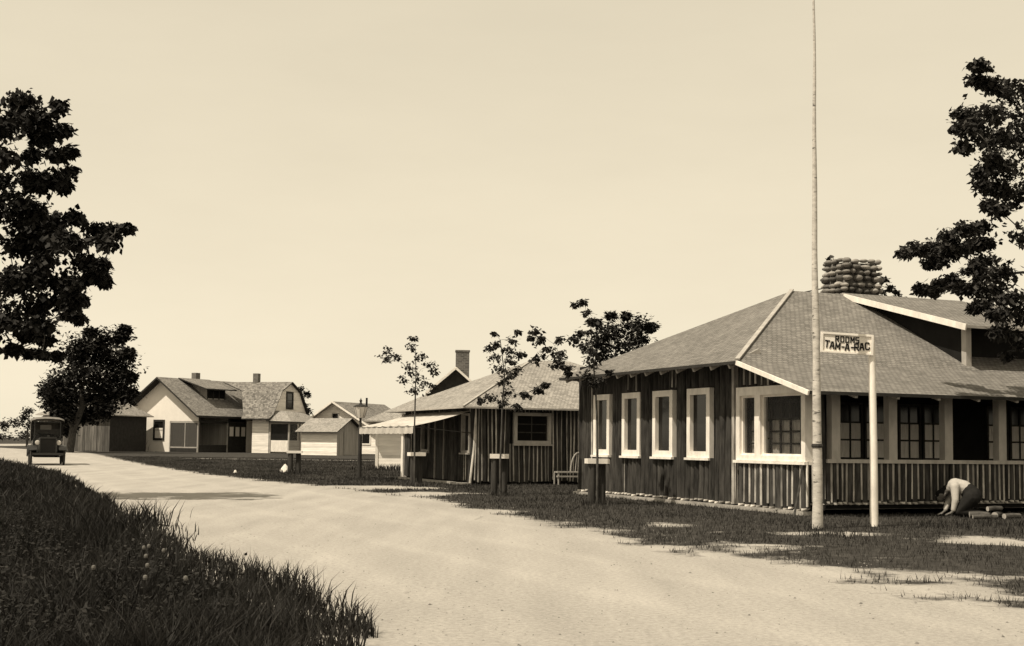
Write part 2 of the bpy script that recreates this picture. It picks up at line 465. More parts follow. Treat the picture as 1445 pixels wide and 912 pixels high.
M = {
    'bark': mat('dark_bark', 0.038, var=0.6, scale=6, stretch=(2, 2, 0.35), bump=0.6, tone=0.38, v2=0.072),
    'pale_pole': mat('peeled_pole', 0.42, var=0.5, scale=8, stretch=(1, 1, 0.3), tone=0.5),
    'cut_end': mat('sawn_end', 0.42, var=0.3, tone=.5),
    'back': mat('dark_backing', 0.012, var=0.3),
    'white': mat('white_paint', 0.80, var=0.16, scale=5, stretch=(1, 1, .5), bump=0.1, rough=0.6, tone=0.1),
    'offwhite': mat('weathered_white_paint', 0.42, var=0.2, scale=5, stretch=(1, 1, .4), bump=0.15, rough=0.7, tone=0.15),
    'trim': mat('grey_trim', 0.36, var=0.2, scale=4),
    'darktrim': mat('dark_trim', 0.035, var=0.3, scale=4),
    'shingle': shingle_mat('cedar_shingles', 0.19, .12, .10, .2),
    'shingle2': shingle_mat('weathered_shingles', 0.30, .12, .11, .22),
    'shingle3': shingle_mat('grey_shingles', 0.19, var=0.28),
    'shingle4': shingle_mat('old_shingles', 0.19, var=0.45),
    'clap': board_mat('white_clapboard', 0.80, 0.13),
    'stucco': mat('white_stucco', 0.80, var=0.05, scale=2, bump=0.15),
    'grayclap': board_mat('grey_clapboard', 0.34, 0.12),
    'barn': board_mat('unpainted_barn_boards', 0.13, 0.2, 'H', var=0.4, vert_gap=0.6),
    'shedgrey': board_mat('grey_shed_boards', 0.30, 0.18, 'H', var=0.15, vert_gap=0.3),
    'brick': brick_mat('chimney_brick', 0.10),
    'stone': mat('field_stone', 0.22, var=0.4, scale=5, tone=0.65, bump=0.3),
    'mortar': mat('dark_mortar', 0.13, var=0.3),
    'glass': glass_mat('window_glass'),
    'screen': screen_mat('fly_screen'),
    'greyscreen': screen_mat('grey_fly_screen', 0.5, 0.10),  # greyer and denser mesh than the plain screen
    'curtain': mat('pale_curtain', 0.82, var=0.15, scale=9, stretch=(3, 3, .3), bump=0.5, bdist=0.05),
    'concrete': mat('pale_concrete', 0.33, var=0.25, scale=5),
    'birch': birch_mat(),
    'signwhite': mat('sign_white', 0.80, var=0.08, scale=6, bump=0.05),
    'black': mat('black_paint', 0.015, var=0.2, bump=0),
    'carpaint': mat('black_car_paint', 0.016, var=0.2, rough=0.35, spec=0.5, bump=0),
    'rubber': mat('tyre_rubber', 0.035, var=0.3, bump=0.1),
    'canvas': mat('canvas_top', 0.17, var=0.25, scale=6),
    'awning': mat('awning_canvas', 0.46, var=0.22, scale=3, bump=0.3),
    'nickel': mat('nickel_plate', 0.55, rough=0.25, var=0.1, spec=0.8, bump=0),
    'postwood': mat('dark_post_wood', 0.045, var=0.5, scale=6, stretch=(2, 2, .3), tone=0.3, bump=0.5),
    'trunk': mat('tree_bark', 0.07, var=0.5, scale=8, stretch=(2, 2, .5), bump=0.7),
    'leaf': leaf_mat('tree_leaves', 0.034, .15),
    'leafdark': leaf_mat('dark_tree_leaves', 0.017, 0.08),
    'grass': leaf_mat('tall_grass_blades', 0.0135, 0.2, .3, 3.0),
    'pebble': leaf_mat('pebble', 0.24, 0, .35, 1.7),
    'weed': leaf_mat('weed_leaves', 0.022, 0.2),
    'lawn': leaf_mat('lawn_blades', 0.046, 0.2, .3, 2.0),
    'skin': mat('skin', 0.28, var=0.1, bump=0, rough=0.6),
    'shirt': mat('white_shirt', 0.86, var=0.06, scale=6, bump=0.3, bdist=0.03),
    'trousers': mat('dark_trousers', 0.032, var=0.3, scale=8, bump=0.3),
    'hair': mat('dark_hair', 0.015, var=0.3),
    'leather': mat('shoe_leather', 0.03, var=0.2),
    'whitewash': mat('whitewashed_stone', 0.68, var=0.15, scale=4, bump=0.5),
    'seed': mat('seed_head', 0.16, var=0.2),
    'lampglass': mat('milk_glass', 0.6, rough=0.25, var=0.1, spec=0.4, bump=0),
    'log_bark': mat('firewood_bark', 0.075, var=0.5, scale=6),  # bark of the loose firewood logs
    'road': road_mat(),
    'ground': ground_mat(),
}

# ------------------------------------------------------------------ light and sky
EL, AZ = rad(58), rad(37)
sdir = Vector((-math.cos(AZ) * math.cos(EL), -math.sin(AZ) * math.cos(EL), math.sin(EL)))
sl = bpy.data.lights.new('sun', 'SUN')
sl.energy = 5.0; sl.angle = rad(0.5); sl.color = (1.0, 0.90, 0.735)
so = bpy.data.objects.new('sun', sl); COL.objects.link(so)
so.rotation_euler = sdir.to_track_quat('Z', 'Y').to_euler()
so.location = (-20, -20, 40)
w = bpy.data.worlds.new('World'); scene.world = w; w.use_nodes = True
nt = w.node_tree; bg = nt.nodes['Background']
sky = nt.nodes.new('ShaderNodeTexSky'); sky.sky_type = 'NISHITA'; sky.sun_disc = False
sky.sun_elevation = EL; sky.sun_rotation = math.atan2(sdir.x, sdir.y); sky.air_density = 1.0; sky.dust_density = 0.6; sky.ozone_density = 1.0
bw = nt.nodes.new('ShaderNodeRGBToBW'); link(nt, sky.outputs[0], bw.inputs[0])
pw = nt.nodes.new('ShaderNodeMath'); pw.operation = 'POWER'; pw.inputs[1].default_value = 0.22; link(nt, bw.outputs[0], pw.inputs[0])
sc_ = nt.nodes.new('ShaderNodeVectorMath'); sc_.operation = 'SCALE'; sc_.inputs[0].default_value = (1.0, 0.885, 0.665); link(nt, pw.outputs[0], sc_.inputs['Scale'])
link(nt, sc_.outputs[0], bg.inputs['Color'])
bg.inputs['Strength'].default_value = 0.15
SKYK = 4.2
sc_m = nt.nodes.new('ShaderNodeMath'); sc_m.operation = 'MULTIPLY'; sc_m.inputs[1].default_value = SKYK
tcw = nt.nodes.new('ShaderNodeTexCoord')
mpw = nt.nodes.new('ShaderNodeMapping'); mpw.inputs['Scale'].default_value = (1, 1, 3.5); link(nt, tcw.outputs['Generated'], mpw.inputs[0])
nzw = nt.nodes.new('ShaderNodeTexNoise'); nzw.inputs['Scale'].default_value = 2.6; nzw.inputs['Detail'].default_value = 7; nzw.inputs['Roughness'].default_value = .6; link(nt, mpw.outputs[0], nzw.inputs['Vector'])
mrw = nt.nodes.new('ShaderNodeMapRange'); mrw.inputs['From Min'].default_value = .3; mrw.inputs['From Max'].default_value = .7; mrw.inputs['To Min'].default_value = .965; mrw.inputs['To Max'].default_value = 1.035; link(nt, nzw.outputs['Fac'], mrw.inputs['Value'])
mlw = nt.nodes.new('ShaderNodeMath'); mlw.operation = 'MULTIPLY'; link(nt, pw.outputs[0], mlw.inputs[0]); link(nt, mrw.outputs[0], mlw.inputs[1])
link(nt, mlw.outputs[0], sc_m.inputs[0]); link(nt, sc_m.outputs[0], sc_.inputs['Scale'])
scene.view_settings.view_transform = 'Standard'
scene.view_settings.look = 'None'
scene.view_settings.exposure = 0.0
scene.view_settings.gamma = 1.0

# ------------------------------------------------------------------ ground and road
RE = [at_ground(*p) for p in ((1560, 873), (1420, 845), (1290, 822), (1150, 798), (1000, 773), (850, 750), (700, 720), (560, 697), (400, 681), (300, 670), (180, 650.5))]
RY = np.array([-30.0, 4.0] + [p.y for p in RE] + [95.0, 140.0])
RX = np.array([14.0, 9.0] + [p.x for p in RE] + [-31.0, -58.0])


def xr(y): return np.interp(y, RY, RX)


LE = [at_ground(*p) for p in ((560, 905), (528, 884), (468, 862), (420, 845), (360, 820), (300, 795), (240, 759), (200, 737), (130, 694), (100, 674))]
LY = np.array([-30.0, 4.0] + [p.y for p in LE] + [61.0, 95.0, 140.0])
LX = np.array([-2.5, -1.9] + [p.x for p in LE] + [-22.9, -39.5, -75.0])


def xl(y): return np.interp(y, LY, LX)


PATCH = []


def patch(px, py, rx, ry):
    p = at_ground(px, py)
    PATCH.append((p.x, p.y, rx, ry))


patch(1155, 753, 0.55, 0.28); patch(1390, 764, 0.75, 0.75); patch(950, 741, 0.22, 0.35)
patch(530, 688, 1.7, 1.5); patch(590, 697, 0.9, 1.3); patch(640, 696.5, 0.7, .35)
patch(1010, 752, .2, .3)


def turf(x, y):
    d = np.maximum((x - xr(y)) * np.where(y < 17, .45, .9), (xl(y) - x) * .9)
    for cx, cy, rx, ry in PATCH:
        q = (np.sqrt(((x - cx) / rx) ** 2 + ((y - cy) / ry) ** 2) - 1) * min(rx, ry) * 1.6
        d = np.minimum(d, q)
    # worn footpath in front of the far houses
    q = (np.abs(y - (77.0 + 0.0 * x)) - 0.55) * 1.2 + np.maximum(0, -19 - x) * 2 + np.maximum(0, x + 4) * 2
    d = np.minimum(d, q)
    return d


def turf_n(x, y):
    """turf distance with the ragged wear the blades follow too"""
    sh = np.shape(x); x = np.ravel(x); y = np.ravel(y)
    t = turf(x, y)
    near = (x > -40) & (x < 20) & (y > 5) & (y < 62) & (np.abs(t) < 2.2)
    o = t.copy()
    xx, yy = x[near], y[near]
    amp = np.where((yy < 19) & (xx > 0), 1.45, .75)
    o[near] += amp * (.75 * pnoise(xx, yy, .8, 5.) + .55 * pnoise(xx, yy, 2.3, 2.))
    return o.reshape(sh)


def pnoise(x, y, s, seed=0.0):
    return np.array([mnoise.noise((a * s, b * s, seed)) for a, b in zip(x, y)])


def make_ground():
    xs = np.concatenate([[-3000, -1200, -500, -250, -150, -100], np.arange(-75, -32, 3.0), np.arange(-32, -6, 0.33), np.arange(-6, 12, .16), np.arange(12, 16.01, .33), np.arange(18, 60, 3.0), [80, 120, 250, 500, 1200, 3000]])
    ys = np.concatenate([[-1500, -400, -120, -60, -30, -12, 0, 4], np.arange(6, 30, 0.16), np.arange(30, 60, 0.33), np.arange(60, 100, 0.8), np.arange(101, 150, 4.0), [180, 240, 400, 800, 1600, 4000]])
    X, Y = np.meshgrid(xs, ys)
    Z = 0.25 * sstep(55, 95, Y)
    t = turf_n(X, Y)
    V = np.stack([X, Y, Z], -1).reshape(-1, 3)
    nx, ny = len(xs), len(ys)
    i = (np.arange(ny - 1)[:, None] * nx + np.arange(nx - 1)[None, :]).ravel()
    Q = np.stack([i, i + 1, i + nx + 1, i + nx], -1)
    o = tri_mesh('ground', V, Q, np.full(len(Q), .5), M['ground'])
    a = o.data.attributes.new('turf', 'FLOAT', 'POINT')
    a.data.foreach_set('value', np.clip(t, -3, 3).ravel().astype(np.float32))
    tag(o, kind='structure')
    # the road: a sheet 4 mm above, inside the ragged verge of the ground sheet
    ys = np.concatenate([np.arange(-25, 3, 3.0), np.arange(3, 60, 0.5), np.arange(60, 130, 1.5)])
    V, Q = [], []
    K = 10
    for j, y in enumerate(ys):
        a = float(xl(y)) - 0.45 + 0.25 * mnoise.noise((y * 0.7, 1.7, 0))
        b = float(xr(y)) - 0.75 - 0.5 * (0.5 + mnoise.noise((y * 0.5, 9.1, 0)))
        for k in range(K + 1):
            x = a + (b - a) * k / K
            V.append((x, y, 0.25 * float(sstep(55, 95, y)) + 0.004))
    for j in range(len(ys) - 1):
        for k in range(K):
            i = j * (K + 1) + k
            Q.append((i, i + 1, i + K + 2, i + K + 1))
    o = tri_mesh('road', V, Q, np.full(len(Q), .5), M['road'])
    tag(o, kind='structure')


make_ground()

# footprints no grass grows in: filled by houses (world polygons)
FOOT = []


def in_foot(x, y):
    m = np.zeros(len(x), bool)
    for (ox, oy, r, x0, x1, y0, y1) in FOOT:
        c, s = math.cos(r), math.sin(r)
        lx = (x - ox) * c + (y - oy) * s
        ly = -(x - ox) * s + (y - oy) * c
        m |= (lx > x0) & (lx < x1) & (ly > y0) & (ly < y1)
    return m


def blades(name, x, y, h, wd, matl, label, cat, lean=0.45, seg2=True, patch_tone=.0):
    n = len(x)
    z = 0.25 * sstep(55, 95, y)
    an = NR.uniform(0, 2 * np.pi, n)
    fx, fy = np.cos(an), np.sin(an)
    ln = NR.uniform(0.1, lean, n) * h
    la = NR.uniform(0, 2 * np.pi, n)
    lx, ly = np.cos(la) * ln, np.sin(la) * ln
    b0 = np.stack([x - fx * wd / 2, y - fy * wd / 2, z - 0.01], -1)
    b1 = np.stack([x + fx * wd / 2, y + fy * wd / 2, z - 0.01], -1)
    m0 = np.stack([x + lx * .35 - fx * wd * .36, y + ly * .35 - fy * wd * .36, z + h * .58], -1)
    m1 = np.stack([x + lx * .35 + fx * wd * .36, y + ly * .35 + fy * wd * .36, z + h * .58], -1)
    tp = np.stack([x + lx, y + ly, z + h], -1)
    tone = NR.uniform(0, 1, n) ** 1.6
    if patch_tone: tone = np.clip(tone * .7 + .25 + patch_tone * pnoise(x, y, .55, 6.) + patch_tone * .6 * pnoise(x, y, 2., 7.), 0, 1)
    if seg2:
        V = np.stack([b0, b1, m1, m0, tp], 1).reshape(-1, 3)
        i = np.arange(n) * 5
        T = np.stack([np.stack([i, i + 1, i + 2], -1), np.stack([i, i + 2, i + 3], -1), np.stack([i + 3, i + 2, i + 4], -1)], 1).reshape(-1, 3)
        tn = np.repeat(tone, 3)
    else:
        V = np.stack([b0, b1, tp], 1).reshape(-1, 3)
        i = np.arange(n) * 3
        T = np.stack([i, i + 1, i + 2], -1)
        tn = tone
    o = tri_mesh(name, V, T, tn, matl)
    return tag(o, label, cat, kind='stuff')




def tall_grass():
    n = 120000
    # denser close to the camera
    y = 6.5 + 60 * NR.uniform(0, 1, n) ** 1.9
    off = NR.uniform(0, 1, n) ** 1.25 * (3.0 + y * 0.42)
    x = xl(y) - 0.10 - off
    keep = (x / np.maximum(y, 1) > -0.52)
    x, y, off = x[keep], y[keep], off[keep]
    c = pnoise(x, y, 0.9, 3.0)
    c2 = pnoise(x, y, 2.6, 8.0)
    k = (off > 0.35) | (c2 > 0.02)
    x, y, off, c, c2 = x[k], y[k], off[k], c[k], c2[k]
    h = (0.20 + 0.28 * np.clip(c + .35, 0, 1) + 0.16 * np.clip(c2, 0, 1)) * NR.uniform(0.35, 1.0, len(x))
    h *= np.where(off < 0.4, 0.7, 1.0)
    wd = NR.uniform(0.006, 0.016, len(x)) * np.clip(y / 11, 1, 3.5)
    blades('tall_grass', x, y, h, wd, M['grass'], 'tall dark uncut grass on the bank along the left road edge', 'grass', 0.95, True, .3)


def tuft(px, py, n, r, h):
    p = at_ground(px, py)
    a = NR.normal(0, r, (n, 2))
    return p.x + a[:, 0], p.y + a[:, 1], NR.uniform(.5, 1.1, n) * h


# ------------------------------------------------------------------ wall helpers
def front(s, n, z): return (s, -n, z)


def wfn(kind, W=0, D=0):
    return {'front': lambda s, n, z: (s, -n, z), 'left': lambda s, n, z: (-n, s, z),
            'right': lambda s, n, z: (W + n, s, z), 'back': lambda s, n, z: (s, D + n, z)}[kind]


def logs(mb, s0, s1, zb, zt, r=0.075, holes=(), seed=1, pale=0.0, ztf=None, dots=True, jit=0.25, bow=0.012, zbj=0.02, lean=0.0):
    """half-round vertical slabs with bark between s0 and s1; optional thin pale poles in the gaps"""
    q = random.Random(seed)
    s = s0 + r
    while s < s1 - r * 0.6:
        rr = r * q.uniform(1 - jit, 1 + jit)
        top = ztf(s) if ztf else zt
        iv = [(zb + q.uniform(-zbj, zbj), top)]
        for (h0, h1, a, b) in holes:
            if h0 - rr * 0.6 < s < h1 + rr * 0.6:
                nv = []
                for (c, d) in iv:
                    if a > c: nv.append((c, min(d, a)))
                    if b < d: nv.append((max(c, b), d))
                iv = [(c, d) for c, d in nv if d - c > 0.05]
        for (c, d) in iv:
            L = max(2, int((d - c) / 0.45) + 1)
            v, f = [], []
            ph = q.uniform(0, 9)
            for i in range(L + 1):
                z = c + (d - c) * i / L
                ss = s + bow * math.sin(z * 1.7 + ph) + lean * (z - c)
                r2 = rr * (1 + 0.08 * math.sin(z * 4.1 + ph * 3))
                for k in range(6):
                    an = math.pi * k / 5
                    v.append((ss - r2 * math.cos(an), r2 * 1.05 * math.sin(an), z))
            for i in range(L):
                for k in range(5):
                    a = i * 6 + k
                    f.append((a, a + 1, a + 7, a + 6))
            mb.add(v, f, 0, q.random())
            if dots and c < zb + 0.05:
                # the axe-cut foot of the slab, slanted outwards
                b = v[:6]
                tip = [(s + (x - s) * .5, y * .85 + 0.035, z - 0.04) for x, y, z in b]
                mb.add(b + tip, [(k, k + 6, k + 7, k + 1) for k in range(5)], 2, q.random())
            else:
                mb.add(v[:6], [tuple(range(6))], 0, .4)
            mb.add(v[-6:], [tuple(range(6))], 2 if False else 0, .4)
            if q.random() < pale:
                px_ = s - rr - 0.01
                pr = r * q.uniform(0.24, 0.38)
                pts = [(px_ + bow * math.sin(z_ * 1.3 + ph), rr * 0.75, z_) for z_ in np.linspace(c + q.uniform(0, .06), d, L + 1)]
                mb.tube(pts, [pr] * len(pts), 5, 1, q.random())
        s += rr * 2 * q.uniform(0.98, 1.1)


def window(parent, fn, s0, s1, z0, z1, fw=0.09, n=0.09, grid=(1, 1), frame=None, pane=None, sill=True, curtain=None, bars=None, mid=None, label=None, back=0.012):
    """framed opening: part 'window' (the casing) with sub-parts 'pane', 'sash_bar', 'curtain'"""
    frame = frame or M['white']; pane = pane or M['glass']
    m = MB(fn)
    m.box(s0, s0 + fw, 0, n, z0, z1); m.box(s1 - fw, s1, 0, n, z0, z1)
    m.box(s0 + fw, s1 - fw, 0, n, z1 - fw, z1); m.box(s0 + fw, s1 - fw, 0, n, z0, z0 + fw)
    if sill: m.box(s0 - 0.03, s1 + 0.03, 0, n + 0.05, z0 - 0.05, z0 - 0.002)
    wdw = m.build('window', frame, parent, label=label)
    p = MB(fn); p.box(s0 + fw, s1 - fw, 0.002, back, z0 + fw, z1 - fw)
    p.build('pane', pane, wdw)
    gx, gy = grid
    if gx > 1 or gy > 1:
        b = MB(fn)
        for i in range(1, gx):
            x = s0 + fw + (s1 - s0 - 2 * fw) * i / gx
            b.box(x - .018, x + .018, back, back + .02, z0 + fw, z1 - fw)
        for i in range(1, gy):
            z = z0 + fw + (z1 - z0 - 2 * fw) * i / gy
            b.box(s0 + fw, s1 - fw, back, back + .016, z - .018, z + .018)
        b.build('sash_bar', bars or frame, wdw)
    if curtain:
        c0, c1 = curtain
        c = MB(fn)
        # gathered cloth just inside the glass line
        K = 24
        v, f = [], []
        za = z0 + fw + (z1 - z0 - 2 * fw) * c0; zb_ = z0 + fw + (z1 - z0 - 2 * fw) * c1
        for i in range(K + 1):
            x = s0 + fw + (s1 - s0 - 2 * fw) * i / K
            o = back + 0.006 + 0.005 * math.sin(i * 2.1)
            v += [(x, o, za), (x, o, zb_)]
        for i in range(K): f.append((2 * i, 2 * i + 2, 2 * i + 3, 2 * i + 1))
        c.add(v, f)
        c.build('curtain', M['curtain'], wdw)
    return wdw


# ------------------------------------------------------------------ the lodge
TH = math.atan(772 / 1850)


def lodge():
    O = at_ground(1144, 728)
    t = thing('lodge', 'large log lodge with screened porch and hipped shingle roof behind the flagpole', 'lodge', O, TH)
    W, D, PD = 13.0, 9.85, 2.5
    FOOT.append((O.x, O.y, TH, -0.1, W, -0.05, D))
    FL, FR = wfn('left'), wfn('front')
    # slim windows in the street wall
    wins = [(8.36, .86), (6.84, .88), (5.35, .9), (3.82, .93)]
    holes = [(c - w_ / 2, c + w_ / 2, 1.0, 2.48) for c, w_ in wins]
    bay = (0.02, 2.36, 0.98, 2.42)

    def ztop(s): return 2.25 + 0.28 * max(0, s + .94) if s < 1.37 else 2.89 + 0.34
    m = MB(FL)
    logs(m, 2.45, D, 0.14, 3.1, 0.09, holes, 3, 0.10, None, True, bow=0.014)
    logs(m, 0.0, 2.45, 0.12, 2.3, 0.10, [bay], 5, 1.0, lambda s: min(3.0, 2.30 + 0.26 * (s + .5)), True)
    m.box(2.5, D, -0.14, -0.02, 0.0, 2.0, 3); m.box(0.1, 2.5, -0.14, -0.02, 0.0, .96, 3)
    m.box(2.5, D, -0.14, -0.02, 2.0, 3.2, 3)
    m.add([(0.1, -.02, 2.42), (2.5, -.02, 2.42), (2.5, -.02, 3.0), (.1, -.02, 2.36)], [(0, 1, 2, 3)], 3)
    m.box(2.43, 2.52, 0.0, 0.10, 0.10, 3.05, 1, .4)
    m.build('street_wall', [M['bark'], M['pale_pole'], M['cut_end'], M['back']], t)
    # remaining walls, out of the picture but closed
    m = MB()
    m.box(2.6, W, D - .12, D, 0, 3.2); m.box(W - .12, W, 0.1, D - .12, 0, 3.2); m.box(0.14, 2.6, D - .12, D, 0, 3.2)
    m.build('rear_wall', M['back'], t)
    # porch skirt
    m = MB(FR)
    logs(m, 0.02, W - .1, 0.25, 0.98, 0.07, (), 9, 0.97, bow=0.008)
    m.box(0.1, W, -0.14, -0.03, 0.12, 0.96, 3)
    m.box(0.0, W, -0.02, 0.03, 0.195, 0.225, 2, .1)
    m.tube([(0.24, .02, .1), (0.25, .03, 1.2), (0.23, .02, 2.35)], [.06, .055, .05], 8, 0, .3)
    m.build('porch_skirt', [M['bark'], M['pale_pole'], M['cut_end'], M['back']], t)
    m = MB(FR); m.box(0.3, W, -0.12, 0.115, 0.965, 1.035); m.build('porch_rail', M['offwhite'], t)
    for i, s in enumerate((0.52, 1.82, 3.14, 4.47, 5.8, 7.1, 8.4, 9.7, 11.0, 12.3)):
        m = MB(FR); m.box(s - .095, s + .095, -.09, .07, 1.035, 2.36); m.build('porch_post', M['offwhite'], t)
    m = MB(FR); m.box(0.1, W, -0.1, 0.03, 2.36, 2.44); m.build('porch_beam', M['darktrim'], t)
    m = MB(); m.box(.14, W - .12, .14, PD, 0.1, 0.3); m.build('porch_floor', M['concrete'], t)  # floor made pale to bounce daylight onto the porch curtains
    # inner wall behind the porch
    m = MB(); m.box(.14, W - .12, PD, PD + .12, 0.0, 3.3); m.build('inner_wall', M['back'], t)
    fi = lambda s, n, z: (s, PD - n, z)
    for a, b in ((0.55, 1.75), (2.45, 3.08), (3.12, 3.75), (4.0, 4.6), (4.64, 5.24), (6.4, 7.0), (7.05, 7.65)):
        window(t, fi, a, b, 1.0, 2.2, 0.05, 0.05, (2, 3) if b - a < 1 else (4, 3), M['postwood'], M['glass'], False, (0.0, 0.66), M['postwood'])
    # paired windows in the porch's street side
    m = MB(FL)
    s0, s1, z0, z1 = bay
    m.box(s0, s0 + .13, -.08, .1, z0, z1); m.box(s1 - .13, s1, -.08, .1, z0, z1 + .0)
    m.box(s0 + .13, s1 - .13, -.08, .1, z0, z0 + .1); m.box(s0 + .13, s1 - .13, -.08, .1, z1 - .17, z1)
    m.box(1.50, 1.70, -.08, .1, z0 + .1, z1 - .17)
    m.box(s0 - .04, s1 + .04, -.05, .15, z0 - .055, z0 - .002)
    wd = m.build('porch_window', M['white'], t)
    for a, b in ((s0 + .13, 1.50), (1.70, s1 - .13)):
        m = MB(FL)
        w_ = .045
        m.box(a, a + w_, -.03, .045, z0 + .1, z1 - .17); m.box(b - w_, b, -.03, .045, z0 + .1, z1 - .17)
        m.box(a + w_, b - w_, -.03, .045, z0 + .1, z0 + .14); m.box(a + w_, b - w_, -.03, .045, z1 - .21, z1 - .17)
        m.build('sash', M['white'], wd)
        m = MB(FL); m.box(a + w_, b - w_, -.002, .002, z0 + .14, z1 - .21); m.build('screen', M['screen'], wd)
        m = MB(FL)
        nb = 4 if b - a > .8 else 2
        zt = z0 + .1 + (z1 - z0 - .27) * .60
        for i in range(nb + 1):
            x = a + (b - a) * i / nb; m.box(x - .02, x + .02, -.16, -.13, z0 + .1, z1 - .17)
        for k in range(4):
            z = z0 + .1 + (z1 - z0 - .27) * .2 * k; m.box(a, b, -.155, -.135, z - .018, z + .018)
        m.build('sash_bar', M['postwood'], wd)
        m = MB(FL)
        K = 30; v, f = [], []
        for i in range(K + 1):
            x = a + (b - a) * i / K; o = -.19 + .012 * math.sin(i * 1.9)
            v += [(x, o, z0 + .1), (x, o, zt)]
        for i in range(K): f.append((2 * i, 2 * i + 2, 2 * i + 3, 2 * i + 1))
        m.add(v, f); m.build('curtain', M['curtain'], wd)
    for (c, w_) in wins:
        window(t, FL, c - w_ / 2, c + w_ / 2, 1.0, 2.46, 0.135, 0.11, (1, 1), M['white'], M['glass'], True, back=0.02)
    m = MB(FL); m.box(0.05, D, -0.12, 0.13, -0.05, 0.075); m.build('foundation', M['concrete'], t)
    # roof: street hip, front slope with a flatter skirt over the porch
    e, ov, ex, rz = 0.70, 2.89, 1.37, 4.89
    k = (rz - ov) / 0.49
    xa, ya = -e + k, ex + k
    xb = W + e - k
    yb = ya + k                       # rear eave
    m = MB()
    A0, A1 = (-e, ex, ov), (-e, yb, ov)
    P0, P1 = (xa, ya, rz), (xb, ya, rz)
    B0, B1 = (W + e, ex, ov), (W + e, yb, ov)
    m.slab([A0, P0, A1], .06)
    brk = lambda a, b: abs(a.y - ex) < 1e-6 and abs(b.y - ex) < 1e-6
    m.slab([A0, B0, P1, P0], .06, skip=brk)
    m.slab([A1, P0, P1, B1], .06)
    m.slab([B0, B1, P1], .06)
    m.slab([(-e, -.94, 2.24), (W + e, -.94, 2.24), (W + e, ex, ov), (-e, ex, ov)], .06, skip=brk)
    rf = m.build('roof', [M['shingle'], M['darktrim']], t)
    m = MB()
    m.bar((-e, ex, ov + .03), (xa, ya, rz + .03), .09, .03)
    m.build('hip_cap', M['trim'], rf)
    m = MB()
    m.bar((-e - .02, -.96, 2.20), (-e - .02, ex, ov - .04), .035, .085)
    m.build('fascia', M['white'], rf)
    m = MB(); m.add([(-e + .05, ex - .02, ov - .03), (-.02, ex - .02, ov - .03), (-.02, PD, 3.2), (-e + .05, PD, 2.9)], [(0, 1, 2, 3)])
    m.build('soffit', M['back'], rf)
    for i in range(13):
        y = 1.75 + i * 0.68
        if y > yb - .1: break
        m = MB(); m.bar((-e + .05, y, ov - .09), (0.05, y, ov + .24), .06, .10); m.build('rafter_tail', M['trim'], t)
    for i in range(14):
        x = .35 + i * .93
        m = MB(); m.bar((x, -.90, 2.18), (x, 0.0, 2.43), .06, .09); m.build('rafter_tail', M['trim'], t)
    # shed dormer with dark open sleeping porch
    xd0, xd1, yd = 5.08, 8.1, 1.64
    zt0, zt1 = rz + .02, 3.92
    sl_ = (zt0 - zt1) / (ya - yd)
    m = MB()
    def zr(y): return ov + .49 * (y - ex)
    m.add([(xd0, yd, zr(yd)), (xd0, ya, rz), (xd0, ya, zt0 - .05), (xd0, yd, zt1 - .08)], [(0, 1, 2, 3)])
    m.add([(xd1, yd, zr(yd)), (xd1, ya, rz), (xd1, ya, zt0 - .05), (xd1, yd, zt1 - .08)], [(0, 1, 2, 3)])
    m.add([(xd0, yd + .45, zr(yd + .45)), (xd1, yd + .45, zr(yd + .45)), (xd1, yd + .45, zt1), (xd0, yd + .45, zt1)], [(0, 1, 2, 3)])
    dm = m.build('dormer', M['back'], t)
    m = MB()
    m.slab([(xd0 - .28, yd - .35, zt1 - .35 * sl_ + .0), (xd1 + .28, yd - .35, zt1 - .35 * sl_), (xd1 + .28, ya, zt0 + .01), (xd0 - .28, ya, zt0 + .01)], .06)
    m.build('dormer_roof', [M['shingle'], M['trim']], dm)
    m = MB()
    m.bar((xd0 - .30, yd - .38, zt1 - .35 * sl_ - .05), (xd0 - .30, ya - .1, zt0 - .09), .035, .13)
    m.build('fascia', M['white'], dm)
    m = MB(); m.box(xd0 - .02, xd0 + .12, yd - .06, yd + .08, zr(yd) - .05, zt1 - .06); m.build('dormer_post', M['offwhite'], dm)
    m = MB(); m.box(xd1 - .12, xd1 + .02, yd - .06, yd + .08, zr(yd) - .05, zt1 - .06); m.build('dormer_post', M['offwhite'], dm)
    # cobblestone chimney: real stones bedded in dark mortar
    q = random.Random(4)
    cx, cy, cw, cd = 5.95, 6.6, 1.16, .9
    m = MB()
    m.box(cx - cw / 2 + .1, cx + cw / 2 - .1, cy - cd / 2 + .1, cy + cd / 2 - .1, 3.9, 5.80, 1)
    z = 4.3
    while z < 5.78:
        hh = q.uniform(.13, .175)
        flare = max(0, (5.25 - z)) * .16
        per = []
        hw, hd = cw / 2 + flare * .6, cd / 2
        x = cx - hw - flare
        pos = []
        while x < cx + hw - .06:
            ln = min(q.uniform(.17, .31), cx + hw - x); pos.append((x + ln / 2, cy - hd + .05, ln)); pos.append((x + ln / 2, cy + hd - .05, ln)); x += ln
        y = cy - hd + .12
        while y < cy + hd - .1:
            ln = q.uniform(.16, .3); pos.append((cx - hw - flare + .08, y + ln / 2, ln)); pos.append((cx + hw - .06, y + ln / 2, ln)); y += ln
